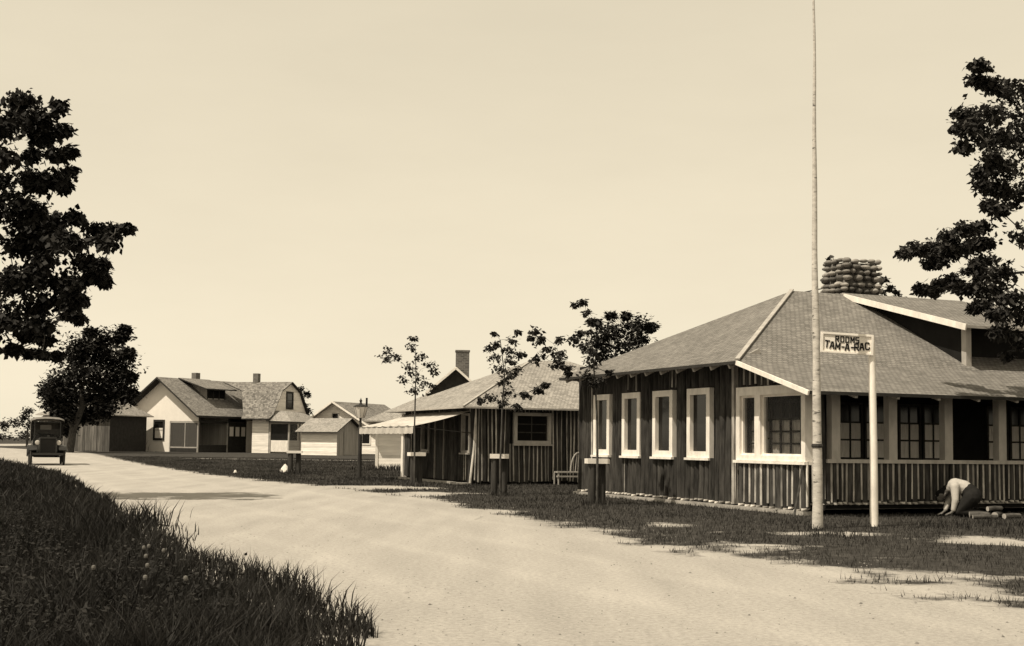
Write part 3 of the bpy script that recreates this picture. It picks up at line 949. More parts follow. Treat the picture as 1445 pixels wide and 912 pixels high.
        for (a, b, ln) in pos:
            st = []
            f = []
            nu, nv = 10, 7
            jx, jz = q.uniform(-.015, .015), q.uniform(-.025, .025)
            rx, ry, rzz = ln * .5 * q.uniform(.78, .98), q.uniform(.10, .14), hh * .5 * q.uniform(.72, 1.02)
            if abs(a - cx) > hw - .05: rx, ry = ry, rx
            for i in range(nv + 1):
                th = math.pi * i / nv
                for j in range(nu):
                    ph = 2 * math.pi * j / nu
                    nn = 1 + .34 * mnoise.noise((a * 9 + math.sin(th) * math.cos(ph) * 1.3, b * 9 + math.sin(ph) * 1.3, z * 9 + math.cos(th) * 1.3))
                    st.append((a + jx + nn * rx * math.sin(th) * math.cos(ph), b + ry * math.sin(th) * math.sin(ph), z + hh / 2 + jz + rzz * math.cos(th)))
            for i in range(nv):
                for j in range(nu):
                    f.append((i * nu + j, i * nu + (j + 1) % nu, (i + 1) * nu + (j + 1) % nu, (i + 1) * nu + j))
            m.add(st, f, 0, q.random() ** 1.2)
        z += hh
    m.build('chimney', [M['stone'], M['mortar']], t, smooth=True, label='thick chimney of rounded cobblestones')
    return O


LO = lodge()
U = Vector((-math.sin(TH), math.cos(TH), 0)); Vv = Vector((math.cos(TH), math.sin(TH), 0))


# ------------------------------------------------------------------ the log store with its awning
def store():
    O = at_ground(669, 684)
    t = thing('log_store', 'low log building with pale canvas awning on its street side', 'building', O, TH)
    W, D = 8.0, 6.6
    FOOT.append((O.x, O.y, TH, -.1, W, -.1, D))
    FL, FR = wfn('left'), wfn('front')
    wh = (1.24, 2.48, 1.24, 2.2)
    m = MB(FR)
    logs(m, 0, 7.8, 0.08, 2.55, 0.068, [wh], 21, 1.0, bow=0.022, dots=False, lean=0.0)
    m.box(.1, W, -.12, -.02, 0, 2.6, 3)
    m.tube([(-.14, .02, .02), (-.02, .02, 1.2), (.03, .02, 2.5)], [.04, .035, .035], 7, 1, .8)
    m.build('front_wall', [M['bark'], M['pale_pole'], M['cut_end'], M['back']], t)
    m = MB(FL)
    logs(m, 0, D, 0.08, 2.55, 0.085, [(.15, .85, .95, 2.15), (2.6, 3.5, 0, 2.1), (3.9, 4.7, .95, 2.1)], 23, 0.10, dots=False)
    m.box(.1, D, -.12, -.02, 0, 2.6, 3)
    m.build('street_wall', [M['bark'], M['pale_pole'], M['cut_end'], M['back']], t)
    m = MB(); m.box(.12, W, D - .12, D, 0, 2.6); m.box(W - .12, W, .1, D - .12, 0, 2.6); m.build('rear_wall', M['back'], t)
    window(t, FR, *wh, 0.1, .14, (2, 3), M['offwhite'], M['glass'], True, bars=M['postwood'])
    window(t, FL, .15, .85, .95, 2.15, .07, .13, (1, 1), M['trim'])
    window(t, FL, 3.9, 4.7, .95, 2.1, .07, .13, (1, 1), M['trim'])
    m = MB(FL); m.box(2.6, 3.5, 0, .03, 0.08, 2.1)
    for s in (2.6, 3.45): m.box(s, s + .05, .03, .07, .08, 2.1, 1)
    m.build('door', [M['postwood'], M['trim']], t)
    m = MB(FL); m.box(D + .02, D + .24, -.1, .12, 0, 2.25); m.build('corner_post', M['white'], t)
    # hipped roof
    e, ov, k, sl_ = .62, 2.33, 3.95, .44
    x0, x1, y0, y1 = -e, W + e, -e, D + e
    k = (y1 - y0) / 2
    rz = ov + k * sl_
    P0, P1 = (x0 + k, y0 + k, rz), (x1 - k, y0 + k, rz)
    m = MB()
    m.slab([(x0, y0, ov), (x1, y0, ov), P1, P0], .05)
    m.slab([(x0, y0, ov), P0, (x0, y1, ov)], .05)
    m.slab([(x0, y1, ov), P0, P1, (x1, y1, ov)], .05)
    m.slab([(x1, y0, ov), (x1, y1, ov), P1], .05)
    rf = m.build('roof', [M['shingle2'], M['trim']], t)
    m = MB(); m.bar((x0, y0, ov + .02), (P0[0], P0[1], rz + .02), .07, .02); m.build('hip_cap', M['trim'], rf)
    for i in range(10):
        m = MB(); m.bar((.1 + i * .8, -e + .06, ov - .08), (.1 + i * .8, 0, ov + .17), .05, .08); m.build('rafter_tail', M['darktrim'], t)
    # awning
    m = MB(FL)
    s0, s1, n1, za, zb = .15, 5.9, 1.9, 2.22, 1.74
    K, J = 20, 6
    v, f = [], []
    for i in range(K + 1):
        for j in range(J + 1):
            s = s0 + (s1 - s0) * i / K; n_ = .1 + (n1 - .1) * j / J
            sag = .035 * math.sin(math.pi * j / J) + .02 * math.sin(i * 2.2) * j / J
            v.append((s, n_, za + (zb - za) * j / J - sag))
    for i in range(K):
        for j in range(J):
            a = i * (J + 1) + j; f.append((a, a + 1, a + J + 2, a + J + 1))
    m.add(v, f)
    aw = m.build('awning', M['awning'], t, smooth=True)
    m = MB(FL); v, f = [], []
    K = 60
    for i in range(K + 1):
        s = s0 + (s1 - s0) * i / K
        v += [(s, n1 + .01, zb - .005), (s, n1 + .02 + .015 * math.sin(i), zb - .22 - .018 * abs(math.sin(i * math.pi / 5)))]
    for i in range(K): f.append((2 * i, 2 * i + 2, 2 * i + 3, 2 * i + 1))
    m.add(v, f)
    m.build('valance', M['awning'], aw)
    m = MB(FL)
    m.bar((s0, .05, 1.55), (s0, n1, zb - .03), .025, .025); m.bar((s1, .05, 1.55), (s1, n1, zb - .03), .025, .025); m.bar((s0, n1, zb - .03), (s1, n1, zb - .03), .025, .025)
    m.build('awning_frame', M['darktrim'], aw)
    # low kerb of the walk beside the street wall
    m = MB(FL); m.box(-.1, 5.2, .62, .74, 0, .09); m.box(-.1, 5.2, .13, .62, 0, .05); m.build('step', M['concrete'], t)
    return O


SO = store()


def annex():
    O = at_ground(530, 663)
    r = rad(4)
    t = thing('clapboard_house', 'white clapboard building with brick chimney and gabled dormer behind the awning', 'building', O, r)
    W, D = 7.4, 7.0
    FOOT.append((O.x, O.y, r, -.1, W, -.1, D))
    m = MB()
    m.box(0, W, 0, .1, 0, 2.35); m.box(0, .1, .1, D, 0, 2.35); m.box(W - .1, W, .1, D, 0, 2.35); m.box(.1, W - .1, D - .1, D, 0, 2.35)
    m.build('wall', M['clap'], t)
    m = MB(); m.box(-.03, .09, -.03, -.002, 0, 2.3); m.build('corner_board', M['white'], t)
    e, ov, sl_ = .55, 2.18, .47
    k = (D + 2 * e) / 2; rz = ov + k * sl_
    x0, x1, y0, y1 = -e, W + e, -e, D + e
    P0, P1 = (x0 + k, y0 + k, rz), (max(x1 - k, x0 + k + .1), y0 + k, rz)
    m = MB()
    m.slab([(x0, y0, ov), (x1, y0, ov), P1, P0], .05); m.slab([(x0, y0, ov), P0, (x0, y1, ov)], .05)
    m.slab([(x0, y1, ov), P0, P1, (x1, y1, ov)], .05); m.slab([(x1, y0, ov), (x1, y1, ov), P1], .05)
    m.build('roof', [M['shingle2'], M['trim']], t)
    # gabled dormer looking at the street crossing
    cx, hw, zb, zp, yf = 3.55, 1.15, 3.72, 4.74, 1.7
    m = MB(); m.add([(cx - hw, yf, 2.9), (cx + hw, yf, 2.9), (cx + hw, yf, zb), (cx, yf, zp - .06), (cx - hw, yf, zb)], [(0, 1, 2, 3, 4)])
    dm = m.build('dormer', M['darktrim'], t)
    m = MB()
    for sg in (-1, 1):
        m.slab([(cx, yf - .3, zp), (cx + sg * (hw + .22), yf - .3, zb - .16), (cx + sg * (hw + .22), yf + 3.2, zb - .16), (cx, yf + 3.2, zp)], .05)
    m.build('dormer_roof', [M['shingle2'], M['white']], dm)
    m = MB()
    for sg in (-1, 1):
        m.bar((cx, yf - .32, zp - .05), (cx + sg * (hw + .2), yf - .32, zb - .2), .03, .1)
    m.build('bargeboard', M['white'], dm)
    m = MB(); m.box(3.56, 4.18, 1.75, 2.35, 3.0, 5.47); m.box(3.53, 4.21, 1.72, 2.38, 5.472, 5.55); m.build('chimney', M['brick'], t)


annex()


# ------------------------------------------------------------------ far houses
def quad_wall(m, pts, mt=0): m.add(pts, [tuple(range(len(pts)))], mt)


def cottage():
    O = at_depth(178, 634, 107); O.z = gz(O.x, O.y)
    r = rad(-30)
    t = thing('cottage', 'white gabled cottage with shed dormer and gambrel wing beside the barn', 'house', O, r)
    W, L, e = 7.8, 9.2, .75
    FOOT.append((O.x, O.y, r, -.1, W, -.1, L))
    zp, pk, sl_ = 5.95, 3.9, .69

    def zr(x): return zp - sl_ * abs(x - pk)
    zs = zr(0) - .1
    m = MB()
    m.add([(0, 0, 0), (4.75, 0, 0), (4.75, 0, zr(4.75) - .08), (pk, 0, zp - .08), (0, 0, zs)], [(0, 1, 2, 3, 4)])
    m.add([(4.75, 0, 2.45), (W, 0, 2.45), (W, 0, zr(W) - .08), (4.75, 0, zr(4.75) - .08)], [(0, 1, 2, 3)])
    m.add([(0, 0, 0), (0, L, 0), (0, L, zs), (0, 0, zs)], [(0, 1, 2, 3)])
    m.add([(0, L, 0), (W, L, 0), (W, L, zr(W) - .1), (pk, L, zp - .1), (0, L, zs)], [(0, 1, 2, 3, 4)])
    m.build('wall', M['stucco'], t)
    m = MB()
    m.slab([(-.95, -e, zr(-.95)), (pk, -e, zp), (pk, L + .3, zp), (-.95, L + .3, zr(-.95))], .16)
    m.slab([(W + .55, -e, zr(W + .55)), (pk, -e, zp), (pk, L + .3, zp), (W + .55, L + .3, zr(W + .55))], .16)
    m.build('roof', [M['shingle3'], M['darktrim']], t)
    FR = wfn('front'); FS = wfn('right', W)
    window(t, FR, .55, 1.85, 1.35, 2.35, .14, .06, (2, 1), M['darktrim'], sill=False)
    window(t, FR, 3.0, 4.2, .9, 2.55, .16, .06, (1, 2), M['darktrim'], sill=False, curtain=(0.02, .62))
    # screened corner porch
    m = MB()
    m.box(4.75, 4.85, -.02, .08, 0, 2.45); m.box(W - .1, W, -.02, .08, 0, 2.45); m.box(4.85, W - .1, 0, .06, 2.3, 2.45); m.box(4.85, W - .1, 0, .06, .32, .42); m.box(6.35, 6.42, .01, .05, .42, 2.3)
    m.box(W - .08, W, 3.3, 3.42, 0, 2.45); m.box(W - .08, W, .1, 5.6, 2.32, 2.5, 1); m.box(W - .08, W - .02, .1, 3.3, .5, .58, 1)
    m.build('porch_frame', [M['trim'], M['darktrim']], t)
    m = MB(); m.box(4.85, W - .1, .02, .03, .42, 2.3); m.build('porch_screen', M['greyscreen'], t)
    m = MB(); m.box(4.85, W - .1, .0, .05, .02, .3); m.box(W - .07, W - .03, .1, 3.3, 0.02, .5); m.build('porch_skirt', M['darktrim'], t)
    m = MB(); m.box(4.8, 4.9, .2, 3.5, 0, 3.2); m.box(4.9, W - .1, 3.4, 3.5, 0, 2.9); m.build('porch_back', M['shedgrey'], t)
    m = MB(); m.box(W - .1, W - .02, 3.42, 5.6, 0, 2.5); m.build('sunroom_wall', M['darktrim'], t)
    m = MB(); m.box(W - .1, W, 5.6, L, 0, 2.6); m.build('side_wall', M['stucco'], t)
    for a in (3.45, 4.15, 4.85):
        window(t, FS, a, a + .68, 1.2, 2.2, .1, .03, (1, 1), M['darktrim'], sill=False, curtain=(0.0, .95))
    # shed dormer
    xd, ya, yb = 6.35, 2.4, 4.5
    m = MB(); zt = 5.12
    m.add([(xd, ya, zr(xd)), (xd, yb, zr(xd)), (xd, yb, zt), (xd, ya, zt)], [(0, 1, 2, 3)])
    m.add([(xd, ya, zr(xd)), (xd, ya, zt), (pk + .3, ya, zr(pk + .3) + .02)], [(0, 1, 2)])
    m.add([(xd, yb, zr(xd)), (xd, yb, zt), (pk + .3, yb, zr(pk + .3) + .02)], [(0, 1, 2)])
    dm = m.build('dormer', M['shedgrey'], t)
    m = MB(); m.slab([(pk + .05, ya - .8, zp + .05), (xd + .65, ya - .8, zt - .02), (xd + .65, yb + .7, zt - .02), (pk + .05, yb + .7, zp + .05)], .09)
    m.build('dormer_roof', [M['shingle3'], M['darktrim']], dm)
    for i in range(3):
        a = ya + .08 + i * .68
        m = MB(wfn('right', xd)); m.box(a, a + .6, .003, .02, zr(xd) + .1, zt - .1)
        m.build('dormer_window', M['glass'], dm)
    for i in range(4):
        m = MB(); m.box(xd, xd + .05, ya + i * .68, ya + i * .68 + .06, zr(xd), zt - .06)
        m.build('mullion', M['darktrim'], dm)
    m = MB(); m.box(2.8, 3.3, 4.3, 4.8, 4.6, 6.55); m.build('chimney', M['brick'], t)
    # ---- gambrel wing (local coordinates of the wing mapped into the cottage frame)
    C2 = at_depth(379, 638, 104); C2.z = gz(0, 104)
    r2 = rad(-17.5)
    mw = Matrix.Translation(O) @ Matrix.Rotation(r, 4, 'Z')
    m2 = Matrix.Translation(C2) @ Matrix.Rotation(r2, 4, 'Z')
    T2 = mw.inverted() @ m2

    def g(x, y, z):
        p = T2 @ Vector((x, y, z)); return (p.x, p.y, p.z)
    FOOT.append((C2.x, C2.y, r2, -6, 1.8, -.1, 7))
    D2, L2 = 6.8, 1.5
    pr = [(-.55, 2.72), (.15, 3.05), (1.7, 5.05), (3.4, 5.8), (5.1, 5.05), (6.65, 3.05), (7.35, 2.72)]
    m = MB(g)
    m.add([(0, 0, 0), (0, D2, 0), (0, D2, 3.0), (0, 5.1, 4.98), (0, 3.4, 5.72), (0, 1.7, 4.98), (0, 0, 2.9)], [tuple(range(7))])
    m.add([(0, 0, 0), (-L2, 0, 0), (-L2, 0, 2.9), (0, 0, 2.9)], [(0, 1, 2, 3)])
    m.add([(0, D2, 0), (-L2, D2, 0), (-L2, D2, 2.9), (0, D2, 2.9)], [(0, 1, 2, 3)])
    m.build('wing_wall', M['clap'], t)
    m = MB()
    bk = [-L2 - .7, -L2 - .9, -L2 - 2.0, -L2 - 4.6, -L2 - 2.0, -L2 - .9, -L2 - .7]
    for i, (a, b) in enumerate(zip(pr[:-1], pr[1:])):
        m.slab([g(.25, a[0], a[1]), g(bk[i], a[0], a[1]), g(bk[i + 1], b[0], b[1]), g(.25, b[0], b[1])], .08)
    m.build('wing_roof', [M['shingle4'], M['darktrim']], t)
    gr = lambda s, n, z: g(n, s, z)
    window(t, gr, 2.75, 4.0, 3.55, 5.0, .16, .05, (1, 2), M['darktrim'], sill=False)
    m = MB(g); m.box(-3.3, -2.85, 3.2, 3.65, 5.2, 6.5); m.build('wing_chimney', M['brick'], t)
    m = MB(g); m.box(-.02, .06, -.03, .06, 0, 2.75); m.build('corner_board', M['darktrim'], t)
    # little hipped entry porch on the wing
    a, b = 1.75, 4.8
    m = MB(g)
    m.box(.06, a, 0, .06, .12, 1.02)
    m.build('entry_dado', M['white'], t)
    m = MB(g); m.box(a - .06, a, .06, 1.9, .12, 1.02); m.box(a - .06, a, 2.7, b, .12, 1.02); m.build('entry_side', M['grayclap'], t)
    m = MB(g)
    for (x, y) in ((.1, 0), (a, 0), (a, 1.9), (a, 2.7), (a, b)): m.box(x - .07, x + .05, y - .05, y + .06, 0, 2.5)
    m.box(.1, a, -.04, .05, 2.3, 2.5); m.box(a - .06, a + .04, .06, b, 2.35, 2.5); m.box(a - .05, a + .02, 3.7, 3.78, 1.02, 2.35)
    m.build('entry_frame', M['trim'], t)
    m = MB(g); m.box(.1, a, .02, .03, 1.02, 2.3); m.box(a - .03, a - .02, .06, 1.9, 1.02, 2.35); m.box(a - .03, a - .02, 2.7, b, 1.02, 2.35)
    m.build('entry_screen', M['screen'], t)
    m = MB(g); m.box(.02, .05, .3, b, 0.1, 2.6); m.build('entry_back', M['darktrim'], t)
    m = MB()
    m.slab([g(-.05, -.45, 2.56), g(a + .4, -.45, 2.5), g(.9, 1.0, 3.35), g(-.05, 1.0, 3.4)], .07)
    m.slab([g(a + .4, -.45, 2.5), g(a + .4, b + .4, 2.5), g(.9, b - .9, 3.35), g(.9, 1.0, 3.35)], .07)
    m.slab([g(-.05, 1.0, 3.4), g(.9, 1.0, 3.35), g(.9, b - .9, 3.35), g(-.05, b - .9, 3.4)], .05)
    m.build('entry_roof', [M['shingle2'], M['darktrim']], t)


cottage()


def gable_house():
    O = at_depth(443, 640, 110); O.z = gz(0, 110)
    r = rad(-25)
    t = thing('gable_house', 'far white house with low front gable and attic window behind the shed', 'house', O, r)
    W, L, pk, zp, e = 6.0, 8.0, 2.0, 4.3, .5
    FOOT.append((O.x, O.y, r, 0, W, 0, L))

    def zr(x): return zp - (.64 if x < pk else .56) * abs(x - pk)
    m = MB()
    m.add([(0, 0, 0), (W, 0, 0), (W, 0, zr(W) - .05), (pk, 0, zp - .08), (0, 0, zr(0) - .05)], [(0, 1, 2, 3, 4)])
    m.add([(W, 0, 0), (W, L, 0), (W, L, zr(W) - .05), (W, 0, zr(W) - .05)], [(0, 1, 2, 3)])
    m.add([(0, 0, 0), (0, L, 0), (0, L, zr(0) - .05), (0, 0, zr(0) - .05)], [(0, 1, 2, 3)])
    m.add([(0, L, 0), (W, L, 0), (W, L, zr(W) - .05), (pk, L, zp - .08), (0, L, zr(0) - .05)], [(0, 1, 2, 3, 4)])
    m.build('wall', M['clap'], t)
    m = MB()
    m.slab([(-.3, -e, zr(-.3)), (pk, -e, zp), (pk, L, zp), (-.3, L, zr(-.3))], .08)
    m.slab([(W + .5, -e, zr(W + .5)), (pk, -e, zp), (pk, L, zp), (W + .5, L, zr(W + .5))], .08)
    rf = m.build('roof', [M['shingle3'], M['trim']], t)
    m = MB()
    m.bar((pk, -e - .02, zp - .04), (W + .5, -e - .02, zr(W + .5) - .04), .04, .14); m.bar((pk, -e - .02, zp - .04), (-.3, -e - .02, zr(-.3) - .04), .04, .14)
    m.build('bargeboard', M['white'], rf)
    window(t, wfn('front'), 1.7, 2.4, 2.65, 3.35, .08, .05, (1, 1), M['trim'], sill=False)
    window(t, wfn('front'), 3.85, 5.5, .75, 1.75, .1, .05, (2, 1), M['white'], sill=False)
    m = MB(); m.tube([(pk + .6, 4, 3.6), (pk + .6, 4, 4.75)], [.09, .09], 8); m.build('stove_pipe', M['black'], t)


gable_house()


def shed():
    C0 = at_ground(475, 643)
    r = rad(-30)
    t = thing('shed', 'small white and grey shed with pale shingle roof beyond the lamp post', 'shed', C0, r)
    L, D = 3.2, 2.7
    FOOT.append((C0.x, C0.y, r, -L, 0, 0, D))
    m = MB()
    m.add([(0, 0, 0), (-L, 0, 0), (-L, 0, 1.85), (0, 0, 1.85)], [(0, 1, 2, 3)])
    m.build('front_wall', M['clap'], t)
    m = MB()
    m.add([(0, D, 0), (-L, D, 0), (-L, D, 1.85), (0, D, 1.85)], [(0, 1, 2, 3)])
    m.build('rear_wall', M['clap'], t)
    for x in (0, -L):
        m = MB(); m.add([(x, 0, 0), (x, D, 0), (x, D, 1.85), (x, D / 2, 2.6), (x, 0, 1.85)], [(0, 1, 2, 3, 4)])
        m.build('end_wall', M['shedgrey'], t)
    m = MB()
    m.slab([(.3, -.4, 1.66), (-L - .3, -.4, 1.66), (-L - .3, D / 2, 2.66), (.3, D / 2, 2.66)], .06)
    m.slab([(.3, D + .4, 1.66), (-L - .3, D + .4, 1.66), (-L - .3, D / 2, 2.66), (.3, D / 2, 2.66)], .06)
    m.build('roof', [M['shingle2'], M['darktrim']], t)
    m = MB(wfn('right')); m.box(.75, 1.75, .003, .03, 0.05, 1.7); m.build('door', M['shedgrey'], t)


shed()


def barn():
    C0 = at_depth(154, 633, 100); C0.z = gz(0, 100)
    r = rad(-17)
    t = thing('barn', 'unpainted grey board barn under the big dark tree', 'barn', C0, r)
    L, D = 6.0, 5.0
    FOOT.append((C0.x, C0.y, r, -L, 0, 0, D))
    m = MB()
    m.add([(0, 0, 0), (-L, 0, 0), (-L, 0, 2.95), (0, 0, 2.95)], [(0, 1, 2, 3)])
    m.build('front_wall', M['barn'], t)
    m = MB()
    m.add([(0, D, 0), (-L, D, 0), (-L, D, 2.95), (0, D, 2.95)], [(0, 1, 2, 3)])
    m.build('rear_wall', M['barn'], t)
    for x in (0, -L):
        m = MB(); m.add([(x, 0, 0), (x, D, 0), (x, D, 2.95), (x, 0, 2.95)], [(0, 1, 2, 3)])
        m.build('end_wall', M['darktrim'], t)  # end walls near-black, shade of the sunless side put into the colour
    m = MB()
    k = D / 2 + .4; zt = 2.8 + k * .55
    m.slab([(.4, -.4, 2.8), (-L - .4, -.4, 2.8), (-L - .4 + k, D / 2, zt), (.4 - k * .7, D / 2, zt)], .07)
    m.slab([(.4, D + .4, 2.8), (-L - .4, D + .4, 2.8), (-L - .4 + k, D / 2, zt), (.4 - k * .7, D / 2, zt)], .07)
    m.slab([(.4, -.4, 2.8), (.4, D + .4, 2.8), (.4 - k * .7, D / 2, zt)], .07)
    m.slab([(-L - .4, -.4, 2.8), (-L - .4, D + .4, 2.8), (-L - .4 + k, D / 2, zt)], .07)
    m.build('roof', [M['shingle2'], M['trim']], t)
    m = MB(wfn('front')); m.box(-2.3, -1.1, .003, .04, .05, 2.2); m.build('door', M['barn'], t)


barn()


# ------------------------------------------------------------------ flagpole, sign, small things
def flagpole():
    b = at_ground(1153.5, 746)
    tp = at_depth(1147.6, -14, b.y)
    t = thing('flagpole', 'tall pale birch flagpole standing before the lodge corner', 'flagpole', b)
    q = random.Random(2)
    m = MB(); n = 40
    pts, rd = [], []
    for i in range(n + 1):
        f = i / n
        p = (tp - b) * f + Vector((.008 * math.sin(f * 9) + .004 * math.sin(f * 23), 0, 0))
        pts.append(p - Vector((0, 0, .15 if i == 0 else 0)))
        rd.append((.066 * (1 - f) ** 1.15 + .017) * (1 + q.uniform(-.05, .05)))
    m.tube(pts, rd, 12)
    m.build('pole', M['birch'], t, smooth=True)
    m = MB()
    c = pts[6]; m.lathe([(rd[6] + .012, -.03), (rd[6] + .02, 0), (rd[6] + .012, .03)], 12, c); m.build('rope_ring', M['postwood'], t)
    return b


FB = flagpole()

GLY = {
    'R': [((0, 0), (0, 1)), ((0, 1), (.8, 1)), ((.8, 1), (.8, .5)), ((.8, .5), (0, .5)), ((.35, .5), (.85, 0))],
    'O': [((0, 0), (0, 1)), ((0, 1), (.8, 1)), ((.8, 1), (.8, 0)), ((.8, 0), (0, 0))],
    'M': [((0, 0), (0, 1)), ((0, 1), (.45, .35)), ((.45, .35), (.9, 1)), ((.9, 1), (.9, 0))],
    'S': [((.8, 1), (0, 1)), ((0, 1), (0, .52)), ((0, .52), (.8, .48)), ((.8, .48), (.8, 0)), ((.8, 0), (0, 0))],
    'T': [((-.05, 1), (.85, 1)), ((.4, 1), (.4, 0))],
    'A': [((0, 0), (.3, 1)), ((.3, 1), (.55, 1)), ((.55, 1), (.85, 0)), ((.1, .38), (.75, .38))],
    '-': [((.1, .5), (.55, .5))],
    'C': [((.85, .85), (.7, 1)), ((.7, 1), (.15, 1)), ((.15, 1), (0, .8)), ((0, .8), (0, .2)), ((0, .2), (.15, 0)), ((.15, 0), (.75, 0)), ((.75, 0), (.85, .28))],
}


def sign():
    b = at_ground(1233.5, 743)
    tl = at_depth(1158, 468, b.y + .02); tr = at_depth(1232, 473, b.y + .0)
    bl = at_depth(1157, 497, b.y + .02); br = at_depth(1231, 501, b.y)
    t = thing('sign', 'white rooms signboard on a pale post beside the flagpole', 'sign', b)
    T0 = -b
    pt = (tr + br) * .5 - b
    m = MB(); ptop = tr - b + Vector((-.01, .05, -.01))
    m.tube([(0, 0, -.1), (0, 0.0, 1.2), (ptop.x, ptop.y, ptop.z - .12), ptop + Vector((0, .01, .0))], [.066, .06, .055, .05], 10)
    m.build('post', M['white'], t, smooth=True)
    ex = (tr - tl).normalized(); ez = (tl - bl).normalized(); en = ez.cross(ex) * -1
    if en.y > 0: en = -en
    Wd, Hh = (tr - tl).length, (tl - bl).length
    o0 = bl - b

    def g(s, n, z):
        p = o0 + ex * s + en * n + ez * z
        return (p.x, p.y, p.z)
    m = MB(g); m.box(0, Wd, 0, .025, 0, Hh)
    bd = m.build('board', M['signwhite'], t)
    m = MB(g); fw = .035
    m.box(0, Wd, .0255, .045, Hh - fw, Hh); m.box(0, Wd, .0255, .05, 0, fw * .8); m.box(0, fw, .0255, .05, fw * .8, Hh - fw); m.box(Wd - fw, Wd, .0255, .05, fw * .8, Hh - fw)
    m.build('frame', M['white'], bd)
    m = MB(g)

    def put(ch, s, z, w_, h_, th, rot=0):
        c, sn = math.cos(rot), math.sin(rot)
        for (a, e_) in GLY[ch]:
            P = []
            for (u, v) in (a, e_):
                x, y = u * w_, v * h_
                P.append((s + x * c - y * sn, .031, z + x * sn + y * c))
            d = Vector(P[1]) - Vector(P[0]); d.normalize()
            m.bar(Vector(P[0]) - d * th * .35, Vector(P[1]) + d * th * .35, .009, th, 0, .5, (d.cross(Vector((0, 1, 0)))))
    s = Wd * .285
    for ch in 'ROOMS':
        put(ch, s, Hh * .56, .058, .085, .017); s += .081
    n_ = 9
    txt = 'TAM-A-RAC'
    adv = [.085, .095, .10, .065, .095, .065, .09, .095, .085]
    s = Wd * .085
    tot = sum(adv)
    for i, ch in enumerate(txt):
        f = (i + .5) / n_ * 2 - 1
        put(ch, s, Hh * (.155 + .14 * f * f), .072, .105, .02, f * .10)
        s += adv[i] * (Wd * .87 / tot)
    m.build('lettering', M['black'], bd)


sign()


def tree_guards():
    proto = None
    specs = [(842, 712, .9, 'dark two-post sapling guard with white cap nearest the lodge wall'),
             (704, 698, .93, 'dark sapling guard with white cap before the log building window'),
             (587, 685, .9, 'dark sapling guard with white cap at the awning corner'),
             (415, 668.5, .82, 'lone dark two-post guard with wide white cap in the far lawn')]
    for i, (px, py, h, lab) in enumerate(specs):
        p = at_ground(px, py)
        if proto is None:
            t = thing('tree_guard', lab, 'tree guard', p, rad(10), 'two-post tree guards along the verge')
            q = random.Random(5)
            for sx, yy in ((-.115, -.05), (.115, .05)):
                m = MB(); m.tube([(sx, yy, -.08), (sx * 1.02, yy, .45), (sx, yy, .86)], [.088, .085, .08], 9); m.build('post', M['postwood'], t, smooth=True)
            m = MB(); m.box(-.235, .235, -.15, .15, .852, .955); m.build('cap_board', M['white'], t)
            proto = t; o = t
        else:
            o = copy_tree(proto); o.location = p; o['label'] = lab; o.scale = (1, 1, h / .9)
            o.rotation_euler.z = rad([0, 0, 24, 5][i])
        if i == 3:
            o.scale = (1.25, 1, h / .9)


tree_guards()


def street_lamp():
    p = at_ground(507, 675)
    t = thing('street_lamp', 'dark post carrying a tapered glass lantern beside the awning', 'street lamp', p)
    m = MB(); m.tube([(0, 0, -.1), (0, 0, 1.75), (0, 0, 1.76), (0, 0, 2.06)], [.075, .07, .045, .04], 10); m.build('post', M['postwood'], t)
    m = MB(); m.lathe([(.03, 2.05), (.13, 2.06), (.235, 2.42), (.235, 2.44)], 8); m.build('lantern', M['lampglass'], t)
    m = MB(); m.lathe([(.25, 2.44), (.25, 2.46), (.17, 2.5), (.06, 2.53), (.03, 2.6), (.055, 2.65), (.02, 2.7), (0.001, 2.76)], 10); m.build('cap', M['darktrim'], t)
    m = MB()
    for k in range(8):
        a = 2 * math.pi * k / 8; m.tube([(.135 * math.cos(a), .135 * math.sin(a), 2.06), (.242 * math.cos(a), .242 * math.sin(a), 2.44)], [.005, .005], 4)
    m.build('lantern_frame', M['darktrim'], t)


street_lamp()


def bench():
    p = at_depth(803, 681, SO.y - 0.2); p.z = 0
    p = SO + Vv * 3.22 - U * .62
    t = thing('bench', 'rustic pale slatted bench with bent-branch back by the log wall', 'bench', p, TH)
    for z, y in ((.40, -.18), (.40, -.03), (.27, -.20)):
        m = MB(); m.box(-.85, .75, y - .05, y + .05, z - .02, z + .025); m.build('slat', M['trim'], t)
    for x in (-.8, .7):
        for y in (-.2, .1):
            m = MB(); m.tube([(x, y, 0), (x, y, .38)], [.025, .025], 7); m.build('leg', M['trim'], t)
    m = MB()
    for x in (.0, .55):
        pts = [(x - .28 * math.cos(a), .06, .38 + .62 * math.sin(a)) for a in np.linspace(0, math.pi, 13)]
        m.tube(pts, [.024] * 13, 7)
        for k in (-.12, 0, .12): m.tube([(x + k, .06, .38), (x + k * .6, .06, .93)], [.014, .014], 6)
    m.build('backrest', M['trim'], t)


bench()


